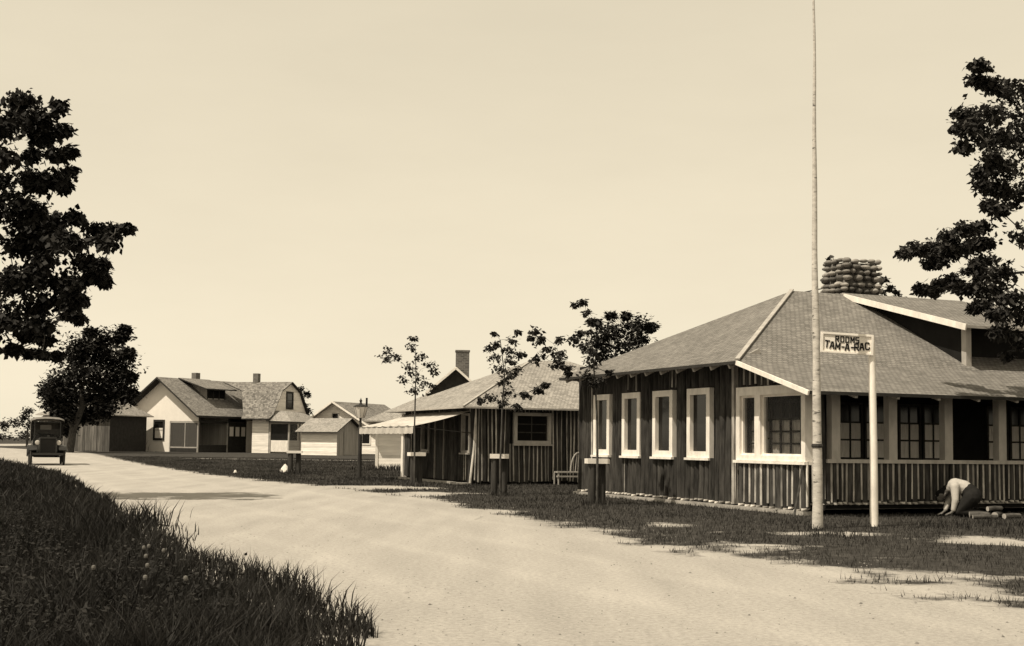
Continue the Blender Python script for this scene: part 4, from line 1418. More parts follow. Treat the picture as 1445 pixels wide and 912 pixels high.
def rock(name, label, cat, p, r, h, mt, seed, group=None, cone=False):
    q = random.Random(seed)
    m = MB(); v, f = [], []
    nu, nv = 12, 7
    for i in range(nv + 1):
        th = math.pi / 2 * i / nv
        for j in range(nu):
            ph = 2 * math.pi * j / nu
            rr = r * math.sin(th) * (1 + .18 * mnoise.noise((math.cos(ph) * 1.5 + seed, math.sin(ph) * 1.5, th * 2)))
            z = (h * (1 - i / nv) if cone else h * math.cos(th))
            v.append((rr * math.cos(ph), rr * math.sin(ph), z * (1 + .1 * mnoise.noise((ph, th, seed))) - .015))
    for i in range(nv):
        for j in range(nu):
            f.append((i * nu + j, i * nu + (j + 1) % nu, (i + 1) * nu + (j + 1) % nu, (i + 1) * nu + j))
    m.add(v, f)
    o = m.build(name, mt, None, smooth=not cone)
    o.location = p
    return tag(o, label, cat, group)


rock('rock', 'white pointed whitewashed rock next to the far tree guard', 'rock', at_ground(402, 667), .22, .36, M['whitewash'], 3, cone=True)
rock('stone', 'little white stone lying alone in the far lawn', 'stone', at_ground(332, 668), .07, .14, M['whitewash'], 8)
rock('stone', 'rounded pale stone on the sandy mound by the flagpole', 'stone', at_ground(1196, 757), .09, .08, M['concrete'], 12)


def leaning_pole():
    a = at_ground(1120, 731)
    b = LO + U * .08 - Vv * .12 + Vector((0, 0, .95))
    m = MB(); m.tube([a, a.lerp(b, .5) + Vector((.015, 0, 0)), b], [.022, .02, .016], 7)
    o = m.build('pole', M['postwood'])
    tag(o, 'thin dark pole leaning against the lodge below its porch window', 'pole')


leaning_pole()


# ------------------------------------------------------------------ firewood and the person
def firewood():
    base = at_ground(1395, 733)
    sp = [((-.30, -.05, .045), (.12, -.1, .05), .04, 'pale stick of firewood lying nearest the kneeling person'),
          ((-.28, .18, .07), (.06, .12, .075), .055, 'short log lying behind the kneeling person with a pale sawn end'),
          ((.12, .02, .07), (.32, .28, .07), .06, 'short thick log end-on right of the kneeling person'),
          ((.28, .0, .055), (.62, .16, .06), .05, 'crooked log at the right end of the firewood'),
          ((.02, .1, .18), (.3, .18, .19), .045, 'small log lying on top of the firewood')]
    for a, b, r_, lab in sp:
        m = MB(); A, B = Vector(a), Vector(b)
        m.tube([base + A, base + A.lerp(B, .5) + Vector((0, 0, .008)), base + B], [r_, r_ * .96, r_ * .92], 10, 0, .5, True, 1)
        o = m.build('log', [M['log_bark'], M['cut_end']])
        tag(o, lab, 'log', 'pieces of firewood by the porch')


firewood()


def blend_mesh(name, segs, mt, parent, vox=.012, smooth=6):
    """one continuous surface grown over tapered limbs: balls along every segment, fused and smoothed"""
    V, Fc = [], []
    NU, NV = 10, 6
    for (p0, r0, p1, r1) in segs:
        p0, p1 = Vector(p0), Vector(p1)
        k = max(2, int((p1 - p0).length / (min(r0, r1) * .35)) + 1)
        for i in range(k + 1):
            c = p0.lerp(p1, i / k); r_ = r0 + (r1 - r0) * i / k
            b = len(V)
            V.append(c + Vector((0, 0, r_)))
            for a in range(1, NV):
                th = math.pi * a / NV
                for u in range(NU):
                    ph = 2 * math.pi * u / NU
                    V.append(c + Vector((math.sin(th) * math.cos(ph), math.sin(th) * math.sin(ph), math.cos(th))) * r_)
            V.append(c - Vector((0, 0, r_)))
            for u in range(NU):
                Fc.append((b, b + 1 + u, b + 1 + (u + 1) % NU))
                Fc.append((b + 1 + (NV - 1) * NU, b + 1 + (NV - 2) * NU + (u + 1) % NU, b + 1 + (NV - 2) * NU + u))
                for a in range(NV - 2):
                    q0 = b + 1 + a * NU
                    Fc.append((q0 + u, q0 + NU + u, q0 + NU + (u + 1) % NU, q0 + (u + 1) % NU))
    me = bpy.data.meshes.new(name + '_src')
    me.from_pydata([tuple(v) for v in V], [], Fc)
    ob = bpy.data.objects.new(name + '_src', me); COL.objects.link(ob)
    rm = ob.modifiers.new('remesh', 'REMESH'); rm.mode = 'VOXEL'; rm.voxel_size = vox
    sm = ob.modifiers.new('smooth', 'SMOOTH'); sm.factor = .5; sm.iterations = smooth
    dg = bpy.context.evaluated_depsgraph_get(); dg.update()
    em = bpy.data.meshes.new_from_object(ob.evaluated_get(dg)); em.name = name
    bpy.data.objects.remove(ob); bpy.data.meshes.remove(me)
    em.materials.clear(); em.materials.append(mt)
    em.polygons.foreach_set('use_smooth', [True] * len(em.polygons))
    o = bpy.data.objects.new(name, em); COL.objects.link(o)
    if parent is not None: o.parent = parent
    return o


def person():
    b = at_ground(1362, 730)
    t = thing('person', 'person in white shirt and dark trousers kneeling bent over before the porch', 'person', b)
    X = lambda *p: Vector(p)
    pel, wai, spi, che, nec = X(.13, -.02, .40), X(.06, .03, .49), X(.0, .07, .535), X(-.13, .13, .56), X(-.235, .20, .52)
    h0, h1, h2 = X(-.275, .235, .475), X(-.33, .265, .40), X(-.365, .285, .335)
    bd = [(pel, .14, wai, .12), (wai, .12, spi, .115), (spi, .115, che, .125), (che, .10, nec, .055), (nec, .055, h0, .06), (h0, .078, h1, .09), (h1, .085, h2, .06),
          (h1 + X(-.075, .045, -.01), .02, h1 + X(-.10, .06, -.02), .014), (h1 + X(.02, -.08, -.01), .024, h1 + X(.025, -.095, .02), .018)]
    st, tr, sh_ = [], [], []
    for sd, sh, el, wr, hip, kn, an, to in (
        ('l', X(-.20, -.04, .55), X(-.215, -.11, .32), X(-.265, -.12, .11), X(.08, -.11, .36), X(-.17, -.08, .10), X(.20, -.15, .08), X(.33, -.16, .05)),
        ('r', X(-.05, .29, .55), X(-.18, .34, .32), X(-.30, .22, .10), X(.18, .08, .36), X(-.04, .18, .10), X(.32, .06, .08), X(.44, .03, .05))):
        bd += [(che, .09, sh, .06), (sh, .055, el, .042), (el, .04, wr, .028), (pel, .12, hip, .10), (hip, .10, kn, .055), (kn, .052, an, .036), (an, .036, to, .026)]
        pl = wr + X(-.05, 0, -.035)
        s_ = 1 if sd == 'l' else -1
        bd += [(wr, .027, pl, .022), (pl + X(0, -.022, 0), .017, pl + X(-.03, -.026, -.008), .014), (pl + X(0, .022, 0), .017, pl + X(-.03, .026, -.008), .014)]
        for k in range(4):
            k0 = pl + X(-.032, -.032 + .0215 * k, -.012); ln = (.054, .066, .062, .048)[k]
            k1 = k0 + X(-ln * .5, (k - 1.5) * .004, -.004); k2 = k0 + X(-ln * .9, (k - 1.5) * .005, -.026)
            bd += [(k0, .0098, k1, .009), (k1, .009, k2, .0075)]
        t0 = pl + X(.0, .03 * s_, -.005); t1 = pl + X(-.035, .05 * s_, -.02)
        bd += [(t0, .012, t1, .0095)]
        st += [(che, .13, sh, .088), (sh, .086, el, .066), (el, .066, el.lerp(wr, .85), .046)]
        tr += [(pel, .155, hip, .145), (hip, .145, kn, .082), (kn, .08, an, .058)]
        sh_.append((an, to))
    blend_mesh('body', bd, M['skin'], t, .0058, 3)
    st += [(wai, .138, spi, .146), (spi, .146, che, .155), (che, .12, nec, .066)]
    tr += [(pel, .170, wai.lerp(pel, .25), .158)]
    blend_mesh('shirt', st, M['shirt'], t, .012, 5)
    blend_mesh('trousers', tr, M['trousers'], t, .012, 5)
    for an, to in sh_:
        blend_mesh('shoe', [(an + X(.02, 0, 0), .05, to, .042), (to, .042, to + (to - an) * .6, .034)], M['leather'], t, .01, 4)
    blend_mesh('hair', [(h0 + X(.01, 0, .035), .075, h1 + X(.018, -.01, .03), .09), (h1 + X(.0, 0, .035), .088, h1 + X(-.05, .02, .01), .07)], M['hair'], t, .01, 4)


person()


# ------------------------------------------------------------------ car
def car():
    p = at_ground(66, 656.5)
    t = thing('touring_car', 'black open-fronted vintage car with canvas top driving up the road', 'car', p, TH - .02)
    cp = M['carpaint']
    m = MB()  # body tub and cowl
    m.box(-.62, .62, .55, 2.75, .55, 1.12); m.box(-.62, .62, .45, .55, .55, 1.2); m.box(-.60, .60, 2.4, 2.75, 1.12, 1.3)
    m.box(-.66, .66, -.9, 2.9, .46, .56)
    m.build('body', cp, t)
    m = MB()  # hood, tapering forward
    def ring(y, w_, z0, z1): return [(-w_, y, z0), (-w_, y, z1 - .12), (-w_ * .6, y, z1), (w_ * .6, y, z1), (w_, y, z1 - .12), (w_, y, z0)]
    a, b_ = ring(-.6, .30, .6, 1.22), ring(.45, .46, .58, 1.28)
    m.add(a + b_, [(k, k + 1, k + 7, k + 6) for k in range(5)] + [(5, 0, 6, 11)]); m.add(a, [(0, 1, 2, 3, 4, 5)])
    m.build('hood', cp, t)
    m = MB(); m.box(-.32, .32, -.70, -.60, .52, 1.2); m.build('radiator', M['black'], t)
    m = MB(); m.box(-.35, .35, -.71, -.6, 1.2, 1.27); m.box(-.36, -.32, -.71, -.6, .52, 1.2); m.box(.32, .36, -.71, -.6, .52, 1.2); m.lathe([(.04, 0), (.04, .07), (.001, .08)], 8, (0, -.65, 1.27)); m.build('radiator_shell', cp, t)
    for s in (-1, 1):
        m = MB(); m.lathe([(.001, -.1), (.07, -.09), (.11, 0), (.12, .01)], 14)
        hl = m.build('headlight', M['carpaint'], t); hl.location = (s * .45, -.62, 1.02); hl.rotation_euler = (rad(90), 0, 0)
        m = MB(); m.lathe([(.11, .012), (.07, .03), (.001, .036)], 14); m.build('lens', M['nickel'], hl)
        # front fender: a curved strip
        m = MB(); v, f = [], []
        for i in range(11):
            a_ = math.pi * (.80 - .70 * i / 10)
            y = -.38 + .50 * math.cos(a_) * -1 * -1; z = .40 + .52 * math.sin(a_)
            v += [(s * .46, y, z), (s * .80, y, z - .03), (s * .80, y, z - .06), (s * .46, y, z - .03)]
        for i in range(10):
            o = i * 4
            f += [(o, o + 1, o + 5, o + 4), (o + 1, o + 2, o + 6, o + 5), (o + 2, o + 3, o + 7, o + 6), (o + 3, o, o + 4, o + 7)]
        m.add(v, f); m.build('front_fender', cp, t)
        m = MB(); v, f = [], []
        for i in range(11):
            a_ = math.pi * i / 10; y = 2.2 - .5 * math.cos(a_); z = .42 + .5 * math.sin(a_)
            v += [(s * .60, y, z), (s * .82, y, z - .03), (s * .82, y, z - .06), (s * .60, y, z - .03)]
        for i in range(10):
            o = i * 4
            f += [(o, o + 1, o + 5, o + 4), (o + 1, o + 2, o + 6, o + 5), (o + 2, o + 3, o + 7, o + 6), (o + 3, o, o + 4, o + 7)]
        m.add(v, f); m.build('rear_fender', cp, t)
        m = MB(); m.box(min(s * .6, s * .8), max(s * .6, s * .8), .15, 1.7, .4, .44); m.build('running_board', cp, t)
        for y in (-.38, 2.2):
            R0 = .385
            m = MB(); K = 22; v, f = [], []
            for i in range(K):
                a_ = 2 * math.pi * i / K
                for kk in range(8):
                    q = 2 * math.pi * kk / 8; rr = R0 - .05 + .05 * math.cos(q)
                    v.append((s * .70 + .05 * math.sin(q), y + rr * math.cos(a_), R0 + rr * math.sin(a_)))
            for i in range(K):
                for kk in range(8):
                    f.append((i * 8 + kk, i * 8 + (kk + 1) % 8, ((i + 1) % K) * 8 + (kk + 1) % 8, ((i + 1) % K) * 8 + kk))
            m.add(v, f); wh = m.build('wheel', M['rubber'], t, smooth=True)
            m = MB(); m.tube([(s * .66, y, R0), (s * .75, y, R0)], [.06, .05], 10)
            for i in range(12):
                a_ = 2 * math.pi * i / 12; m.tube([(s * .70, y, R0), (s * .70, y + .3 * math.cos(a_), R0 + .3 * math.sin(a_))], [.017, .014], 5)
            m.build('spokes', M['darktrim'], wh)
    m = MB(); m.tube([(-.6, -.38, .385), (.6, -.38, .385)], [.03, .03], 6); m.tube([(-.6, 2.2, .385), (.6, 2.2, .385)], [.04, .04], 6); m.build('axle', M['black'], t)
    m = MB()
    for s in (-.56, .56): m.bar((s, .45, 1.2), (s, .52, 1.98), .04, .04)
    m.bar((-.56, .45, 1.2), (.56, .45, 1.2), .03, .03); m.bar((-.56, .485, 1.6), (.56, .485, 1.6), .025, .025); m.bar((-.56, .52, 1.95), (.56, .52, 1.95), .03, .03)
    ws = m.build('windshield', cp, t)
    m = MB(); m.add([(-.54, .455, 1.22), (.54, .455, 1.22), (.54, .482, 1.58), (-.54, .482, 1.58)], [(0, 1, 2, 3)]); m.build('pane', M['screen'], ws)
    m = MB(); v, f = [], []
    xs = [-.72, -.70, -.5, 0, .5, .70, .72]; zs = [-.12, .0, .07, .1, .07, 0, -.12]
    ys = [(.22, -.05), (.32, .0), (1.2, .05), (2.2, .03), (2.85, -.02), (2.95, -.12)]
    for y, dz in ys:
        for x, z in zip(xs, zs): v.append((x, y, 2.06 + z + dz))
    for i in range(len(ys) - 1):
        for k in range(6): f.append((i * 7 + k, i * 7 + k + 1, i * 7 + k + 8, i * 7 + k + 7))
    m.add(v, f); m.build('canvas_top', M['canvas'], t, smooth=True)
    m = MB(); m.add([(-.68, 2.9, 1.12), (.68, 2.9, 1.12), (.7, 2.9, 2.0), (-.7, 2.9, 2.0)], [(0, 1, 2, 3)])
    for s in (-.69, .69): m.add([(s, 1.9, 1.1), (s, 2.9, 1.1), (s, 2.9, 2.0), (s, 1.9, 2.0)], [(0, 1, 2, 3)])
    m.add([(-.25, 2.895, 1.62), (.25, 2.895, 1.62), (.25, 2.895, 1.84), (-.25, 2.895, 1.84)], [(0, 1, 2, 3)], 1)
    m.build('side_curtain', [M['canvas'], M['lampglass']], t)
    m = MB()
    for s in (-.66, .66):
        for y in (.5, 1.5): m.bar((s, y, 1.1), (s, y - .06, 2.02), .025, .025)
    m.build('top_bow', M['black'], t)
    m = MB(); m.box(-.58, .58, .95, 1.35, 1.0, 1.42); m.build('front_seat', M['black'], t)


car()


# ------------------------------------------------------------------ trees
def leaf_cloud(blobs, size, dens, seed, droop=0.3, sub=14, tight=0.34, shell=0.5):
    """leaf quads gathered in many small clumps inside each blob; returns verts, quads, tones, clump centres"""
    g = np.random.default_rng(seed)
    V, T, tones, cl = [], [], [], []
    for (c, rr) in blobs:
        c = np.array(c); rr = np.array(rr, float)
        vol = float(np.prod(rr)) ** (1 / 3)
        ns = max(3, int(sub))
        for _ in range(ns):
            d = g.normal(size=3); d /= np.linalg.norm(d)
            cc = c + d * rr * (shell + (1 - shell) * g.random()) * g.uniform(.35, 1.0)
            cl.append((cc, c))
            n = max(4, int(dens * g.uniform(.6, 1.4)))
            p = cc + g.normal(size=(n, 3)) * vol * tight * np.array([1, 1, .62])
            L = size * g.uniform(.6, 1.3, n)
            az = g.uniform(0, 2 * np.pi, n)
            el = g.normal(-droop, .45, n)
            ax = np.stack([np.cos(az) * np.cos(el), np.sin(az) * np.cos(el), np.sin(el)], -1)
            sd = np.stack([-np.sin(az), np.cos(az), g.normal(0, .35, n)], -1)
            sd /= np.linalg.norm(sd, axis=1)[:, None]
            nrm = np.cross(ax, sd)
            wv = L * g.uniform(.30, .44, n)
            v0 = p; v2 = p + ax * L[:, None]
            mid = p + ax * (L * .45)[:, None] - nrm * (L * .08)[:, None]
            v1 = mid + sd * wv[:, None]; v3 = mid - sd * wv[:, None]
            b = sum(len(a) for a in V)
            V.append(np.stack([v0, v1, v2, v3], 1).reshape(-1, 3))
            i = b + np.arange(n) * 4
            T.append(np.stack([i, i + 1, i + 2, i + 3], -1))
            tones.append(np.clip(g.normal(.5, .22) + g.normal(0, .18, n), 0, 1))
    return np.concatenate(V), np.concatenate(T), np.concatenate(tones), cl


def tree(name, label, base, trunk, tr, blobs, size, dens, seed, cat='tree', group=None, leaf='leaf', twig=True, droop=.3, sub=14, tight=.34, stubs=(), shell=.5, rb=None):
    """trunk: list of world points, tr: radii; blobs: (centre, radii) in world; limbs run from the trunk to every blob"""
    base = Vector(base)
    t = thing(name, label, cat, base, 0, group)
    q = random.Random(seed)
    m = MB()
    trunk = [Vector(p) - base for p in trunk]
    m.tube(trunk, tr, 9)
    lb = [(tuple(Vector(c) - base), r_) for c, r_ in blobs]
    V, T, tn, cl = leaf_cloud(lb, size, dens, seed, droop, sub, tight, shell)
    n = len(trunk)
    rb = rb or tr[-1]
    grown = [(p, tr[i_]) for i_, p in enumerate(trunk)]
    order = sorted(lb, key=lambda e_: min((Vector(e_[0]) - p).length for p in trunk))
    for (c, r_) in order:
        c = Vector(c)

        def cost(g_):
            d_ = c - g_[0]
            hz = math.hypot(d_.x, d_.y)
            return d_.length + max(0, .25 * hz - d_.z) * .9
        s_, sr = min(grown, key=cost)
        L_ = (c - s_).length
        r0 = max(min(sr * .62, rb * 1.5), rb * .45)
        k1 = s_.lerp(c, .35) + Vector((q.uniform(-.1, .1), q.uniform(-.1, .1), q.uniform(-.02, .10))) * L_
        k2 = s_.lerp(c, .7) + Vector((q.uniform(-.1, .1), q.uniform(-.1, .1), q.uniform(-.02, .10))) * L_
        m.tube([s_, k1, k2, c], [r0, r0 * .85, r0 * .7, r0 * .55], 6)
        grown.append((c, r0 * .7)); grown.append((k2, r0 * .75)); grown.append((k1, r0 * .85))
    if twig:
        for (cc, c) in cl[::2]:
            a, b_ = Vector(c), Vector(cc)
            m.tube([a, a.lerp(b_, .6) + Vector((0, 0, .02)), b_], [rb * .3, rb * .2, rb * .1], 4, cap=False)
    m.build('trunk', M['trunk'], t, smooth=True)
    tri_mesh('crown', V, T, tn, M[leaf], t)
    return t


def pb(lst, Y, spread, seed, flat=0.8, deep=1.0):
    """blobs listed by where they show from the road: each gets its own depth within the crown and a full round size"""
    q = random.Random(seed)
    out = []
    for it in lst:
        px, py, rp = it[:3]
        dy = it[3] if len(it) > 3 else q.uniform(-spread, spread)
        c = at_depth(px, py, Y + dy)
        r_ = rp * (Y + dy) / F
        out.append((c, (r_, r_ * deep, r_ * flat)))
    return out


def trees():
    # maple on the left bank
    Y = 27.0
    b = at_depth(-60, 700, Y); b.z = 0
    tp = at_depth(-38, 110, Y)
    trunk = [b + (tp - b) * f + Vector((.10 * math.sin(f * 7), 0, 0)) for f in np.linspace(-.01, .94, 12)]
    tr = [.20 * (1 - f) + .02 for f in np.linspace(0, .94, 12)]
    L = [(32, 142, 22), (58, 160, 26), (82, 147, 12), (62, 190, 20), (90, 182, 13), (10, 175, 30), (5, 225, 30), (45, 215, 14), (80, 218, 15), (98, 212, 8),
         (42, 250, 18), (85, 250, 17), (100, 240, 9), (60, 255, 20), (10, 280, 40), (45, 290, 26), (90, 262, 10), (75, 310, 22), (105, 305, 14), (20, 340, 40),
         (60, 345, 30), (100, 340, 26), (135, 322, 19), (160, 325, 15), (178, 321, 9), (150, 340, 15), (120, 365, 20), (145, 372, 11), (60, 390, 34), (100, 395, 24), (132, 388, 18),
         (148, 395, 9), (20, 400, 40), (85, 425, 20), (110, 418, 14), (50, 430, 26), (10, 450, 32), (60, 455, 16), (100, 443, 12), (112, 447, 7), (40, 472, 14), (65, 478, 9),
         (42, 496, 9), (60, 497, 8), (80, 500, 8), (20, 490, 12)]
    qq = random.Random(77)
    for _ in range(22):
        L.append((qq.uniform(-15, 66), qq.uniform(150, 470), qq.uniform(14, 26)))
    for _ in range(8):
        L.append((qq.uniform(60, 105), qq.uniform(325, 430), qq.uniform(12, 20)))
    bl = pb(L, Y, 1.2, 3, .75)
    # the half of the crown beyond the left picture edge
    q = random.Random(8)
    for f in np.linspace(.2, .95, 22):
        w_ = 1.9 * (1 - f) ** .6 + .3
        a = q.uniform(2.2, 4.4)
        p = b.lerp(tp, f) + Vector((math.cos(a) * w_ * q.uniform(.4, 1), math.sin(a) * w_, 0))
        bl.append((p, (.5, .5, .36)))
    tree('maple_tree', 'tall dark leafy maple at the left edge of the view', b, trunk, tr, bl, .15, 16, 31, leaf='leafdark', droop=.75, sub=17, tight=.38, rb=.03)
    # unseen neighbour added further left on the bank to shade the tall grass
    for k, (bx, by, hh, lab) in enumerate(((-9.0, 13.2, 7.0, 'added leafy tree outside the view, shading the left bank'),)):
        b = Vector((bx, by, 0)); tp = b + Vector((.2, .1, hh))
        trunk = [b + (tp - b) * f for f in np.linspace(-.01, .9, 8)]
        bl = []
        for i in range(34):
            f = q.uniform(.22, .97); w_ = 2.5 * math.sin(min(1, f * 1.1) * math.pi) ** .6; a = q.uniform(0, 6.28); u_ = q.random() ** .5
            bl.append((b.lerp(tp, f) + Vector((math.cos(a) * w_ * u_, math.sin(a) * w_ * u_, 0)), (.6, .6, .45)))
        tree('maple_tree', lab, b, trunk, [.17 * (1 - f) + .02 for f in np.linspace(0, .9, 8)], bl, .16, 12, 50 + k, leaf='leafdark', droop=.6, sub=10, tight=.32)
    # maple at the right edge, in front of the porch
    Y = 24.0
    b = at_depth(1484, 735, Y); b.z = 0
    tp = at_depth(1452, 70, Y)
    trunk = [b + (tp - b) * f + Vector((.06 * math.sin(f * 8), 0, 0)) for f in np.linspace(-.01, .95, 12)]
    tr = [.15 * (1 - f) + .018 for f in np.linspace(0, .95, 12)]
    L = [(1384, 92, 13), (1378, 112, 12), (1398, 118, 18), (1412, 125, 14), (1360, 160, 18), (1375, 170, 24), (1400, 160, 24), (1358, 180, 16), (1385, 195, 28), (1410, 190, 26), (1360, 205, 14),
         (1400, 225, 20), (1415, 235, 20), (1385, 240, 14), (1390, 260, 16), (1412, 265, 18), (1395, 288, 12), (1410, 295, 14), (1440, 130, 30), (1445, 200, 40), (1440, 270, 30), (1450, 330, 30),
         (1275, 357, 9), (1292, 350, 15), (1315, 348, 17), (1340, 335, 17), (1365, 322, 14), (1385, 318, 11), (1345, 355, 20), (1325, 365, 13), (1370, 345, 18), (1390, 340, 12), (1310, 372, 7),
         (1390, 370, 22), (1410, 385, 25), (1375, 378, 14), (1420, 420, 22), (1400, 410, 20), (1345, 395, 16), (1325, 402, 12), (1300, 406, 11), (1360, 405, 14), (1315, 410, 8), (1380, 400, 16),
         (1385, 428, 12), (1405, 440, 16), (1375, 435, 7), (1415, 465, 16), (1405, 470, 9), (1420, 500, 8), (1440, 440, 26), (1450, 480, 22)]
    bl = pb(L, Y, .8, 5, .8)
    for f in np.linspace(.35, .95, 16):
        a = q.uniform(-1.4, 1.4); w_ = 1.6 * (1 - f) ** .5 + .3
        bl.append((b.lerp(tp, f) + Vector((math.cos(a) * w_, math.sin(a) * w_ * .8, 0)), (.5, .5, .4)))
    tree('maple_tree', 'tall leafy maple rising in front of the lodge porch at the right edge', b, trunk, tr, bl, .11, 18, 41, droop=.7, sub=17, tight=.37, rb=.02)
    # saplings in the guards
    G = 'saplings growing in the tree guards'
    sap = [
        (585, 686, 'young maple in the guard by the awning corner, round open crown', [(547, 497, 11), (560, 505, 8), (580, 490, 8), (583, 478, 6), (590, 505, 12), (575, 520, 13), (605, 515, 11), (612, 525, 8), (590, 530, 14), (570, 535, 8), (600, 540, 10), (585, 550, 10), (612, 545, 6), (545, 508, 6)], [(0, 646), (0, 600), (1, 560), (2, 525), (1, 490)]),
        (706, 699, 'young maple in the guard before the log building window, tall thin crown', [(697, 470, 5), (700, 485, 7), (692, 492, 8), (722, 480, 8), (731, 468, 5), (715, 495, 12), (700, 505, 10), (720, 510, 10), (735, 500, 8), (705, 520, 13), (722, 528, 10), (712, 540, 13), (730, 520, 7), (715, 555, 12), (690, 562, 10), (680, 565, 6), (730, 572, 7), (712, 568, 9)], [(0, 650), (2, 610), (3, 570), (6, 530), (0, 480)]),
        (843, 713, 'sapling in the guard before the lodge wall, long sparse branches', [(757, 468, 9), (763, 480, 10), (750, 475, 6), (775, 495, 12), (760, 505, 10), (790, 500, 10), (785, 512, 12), (800, 520, 9), (788, 478, 7), (810, 478, 10), (820, 470, 9), (742, 555, 7), (757, 550, 7), (770, 543, 5), (803, 527, 6), (825, 490, 12), (835, 500, 12), (840, 515, 12), (828, 530, 10), (838, 540, 12), (850, 535, 8), (860, 525, 5), (822, 425, 6), (812, 430, 4), (828, 440, 7), (832, 452, 8), (830, 470, 10)], [(0, 650), (0, 600), (-2, 560), (-5, 520), (-10, 450)]),
    ]
    for i, (px, py, lab, L, tk) in enumerate(sap):
        b = at_ground(px, py)
        trunk = [b + Vector((0, 0, -.05))] + [at_depth(px + dx, yy, b.y) for dx, yy in tk]
        tr = [.028, .026, .023, .02, .015, .008]
        bl = pb(L, b.y, .5, 60 + i, .85)
        tree('maple_sapling', lab, b, trunk, tr, bl, .10, 12, 70 + i, 'tree', G, droop=.55, sub=6, tight=.36, rb=.009, shell=.4)
    # denser tree behind the lodge roof
    b = at_depth(880, 690, 37); b.z = 0
    bl = pb([(870, 465, 24), (890, 460, 24), (908, 462, 17), (920, 462, 9), (855, 470, 18), (845, 485, 18), (870, 490, 26), (890, 485, 26), (905, 480, 16), (850, 505, 22), (880, 510, 26), (842, 455, 9), (862, 446, 9), (885, 445, 8), (900, 530, 26), (860, 530, 24)], 37, .9, 9, .85)
    tree('tree', 'dense dark tree rising behind the lodge roof beside the sparse sapling', b, [b + Vector((0, 0, -.1)), b + Vector((.05, 0, 1.6)), b + Vector((0, .05, 3.0))], [.12, .1, .06], bl, .12, 20, 81, leaf='leafdark', sub=15, tight=.34, rb=.02)
    # tree behind the chimney
    b = LO + Vv * 6.3 + U * 12.5; b.z = 0
    Yc = b.y
    bl = pb([(1172, 368, 5), (1178, 380, 8), (1170, 376, 4), (1182, 398, 12), (1172, 405, 8), (1200, 410, 18), (1248, 398, 6), (1256, 408, 6), (1244, 408, 9), (1265, 413, 5), (1225, 420, 24), (1270, 425, 12), (1200, 440, 25), (1240, 440, 25)], Yc, .8, 13, .85)
    tree('tree', 'tree hidden behind the cobblestone chimney, a few leaves showing', b, [b + Vector((0, 0, -.1)), b + Vector((.05, 0, 2.5)), b + Vector((0, .05, 4.4))], [.12, .1, .06], bl, .125, 13, 91, sub=6, tight=.32, rb=.02)
    # big tree before the barn
    b = at_depth(98, 638, 92); b.z = gz(0, 92)
    tp = b + Vector((.6, 0, 4.5))
    bl = pb([(120, 490, 26), (150, 480, 24), (172, 475, 12), (180, 500, 12), (110, 505, 24), (140, 505, 30), (165, 510, 26), (85, 545, 24), (105, 530, 28), (135, 535, 32), (165, 535, 24), (182, 530, 9), (68, 552, 10), (78, 570, 18),
             (100, 560, 26), (130, 560, 28), (160, 560, 22), (178, 555, 14), (85, 590, 18), (105, 585, 20), (130, 582, 16), (150, 578, 13), (95, 605, 12), (128, 468, 8), (176, 463, 6), (188, 555, 5)], 92, 2.2, 17, .9)
    tree('tree', 'big dark round-crowned tree beside the road in front of the barn', b, [b + Vector((0, 0, -.2)), b + Vector((.2, 0, 1.6)), b + Vector((.8, 0, 3.2)), tp], [.3, .25, .2, .1], bl, .30, 34, 101, leaf='leafdark', sub=26, tight=.38, rb=.07)
    b = at_depth(38, 630, 140); b.z = gz(0, 140)
    bl = pb([(38, 582, 8), (36, 590, 9), (42, 596, 10), (60, 598, 9), (66, 590, 7), (52, 605, 10), (20, 596, 12), (5, 600, 10)], 140, 1.5, 19, .9)
    tree('tree', 'small far tree peeping over the canvas top of the car', b, [b + Vector((0, 0, -.2)), b + Vector((0, 0, 2.0))], [.14, .08], bl, .3, 20, 111, sub=10)
    b = at_depth(428, 640, 121); b.z = gz(0, 121)
    bl = pb([(418, 553, 7), (426, 550, 8), (433, 556, 6), (422, 562, 8), (428, 572, 7), (420, 575, 7), (434, 580, 6), (424, 586, 10), (432, 590, 8), (425, 600, 12)], 121, 1, 23, .9)
    tree('tree', 'small dark tree behind the gambrel end of the cottage', b, [b + Vector((0, 0, -.2)), b + Vector((0, 0, 3.0))], [.16, .08], bl, .26, 16, 121, leaf='leafdark', sub=9)


trees()


# ------------------------------------------------------------------ grass
tall_grass()


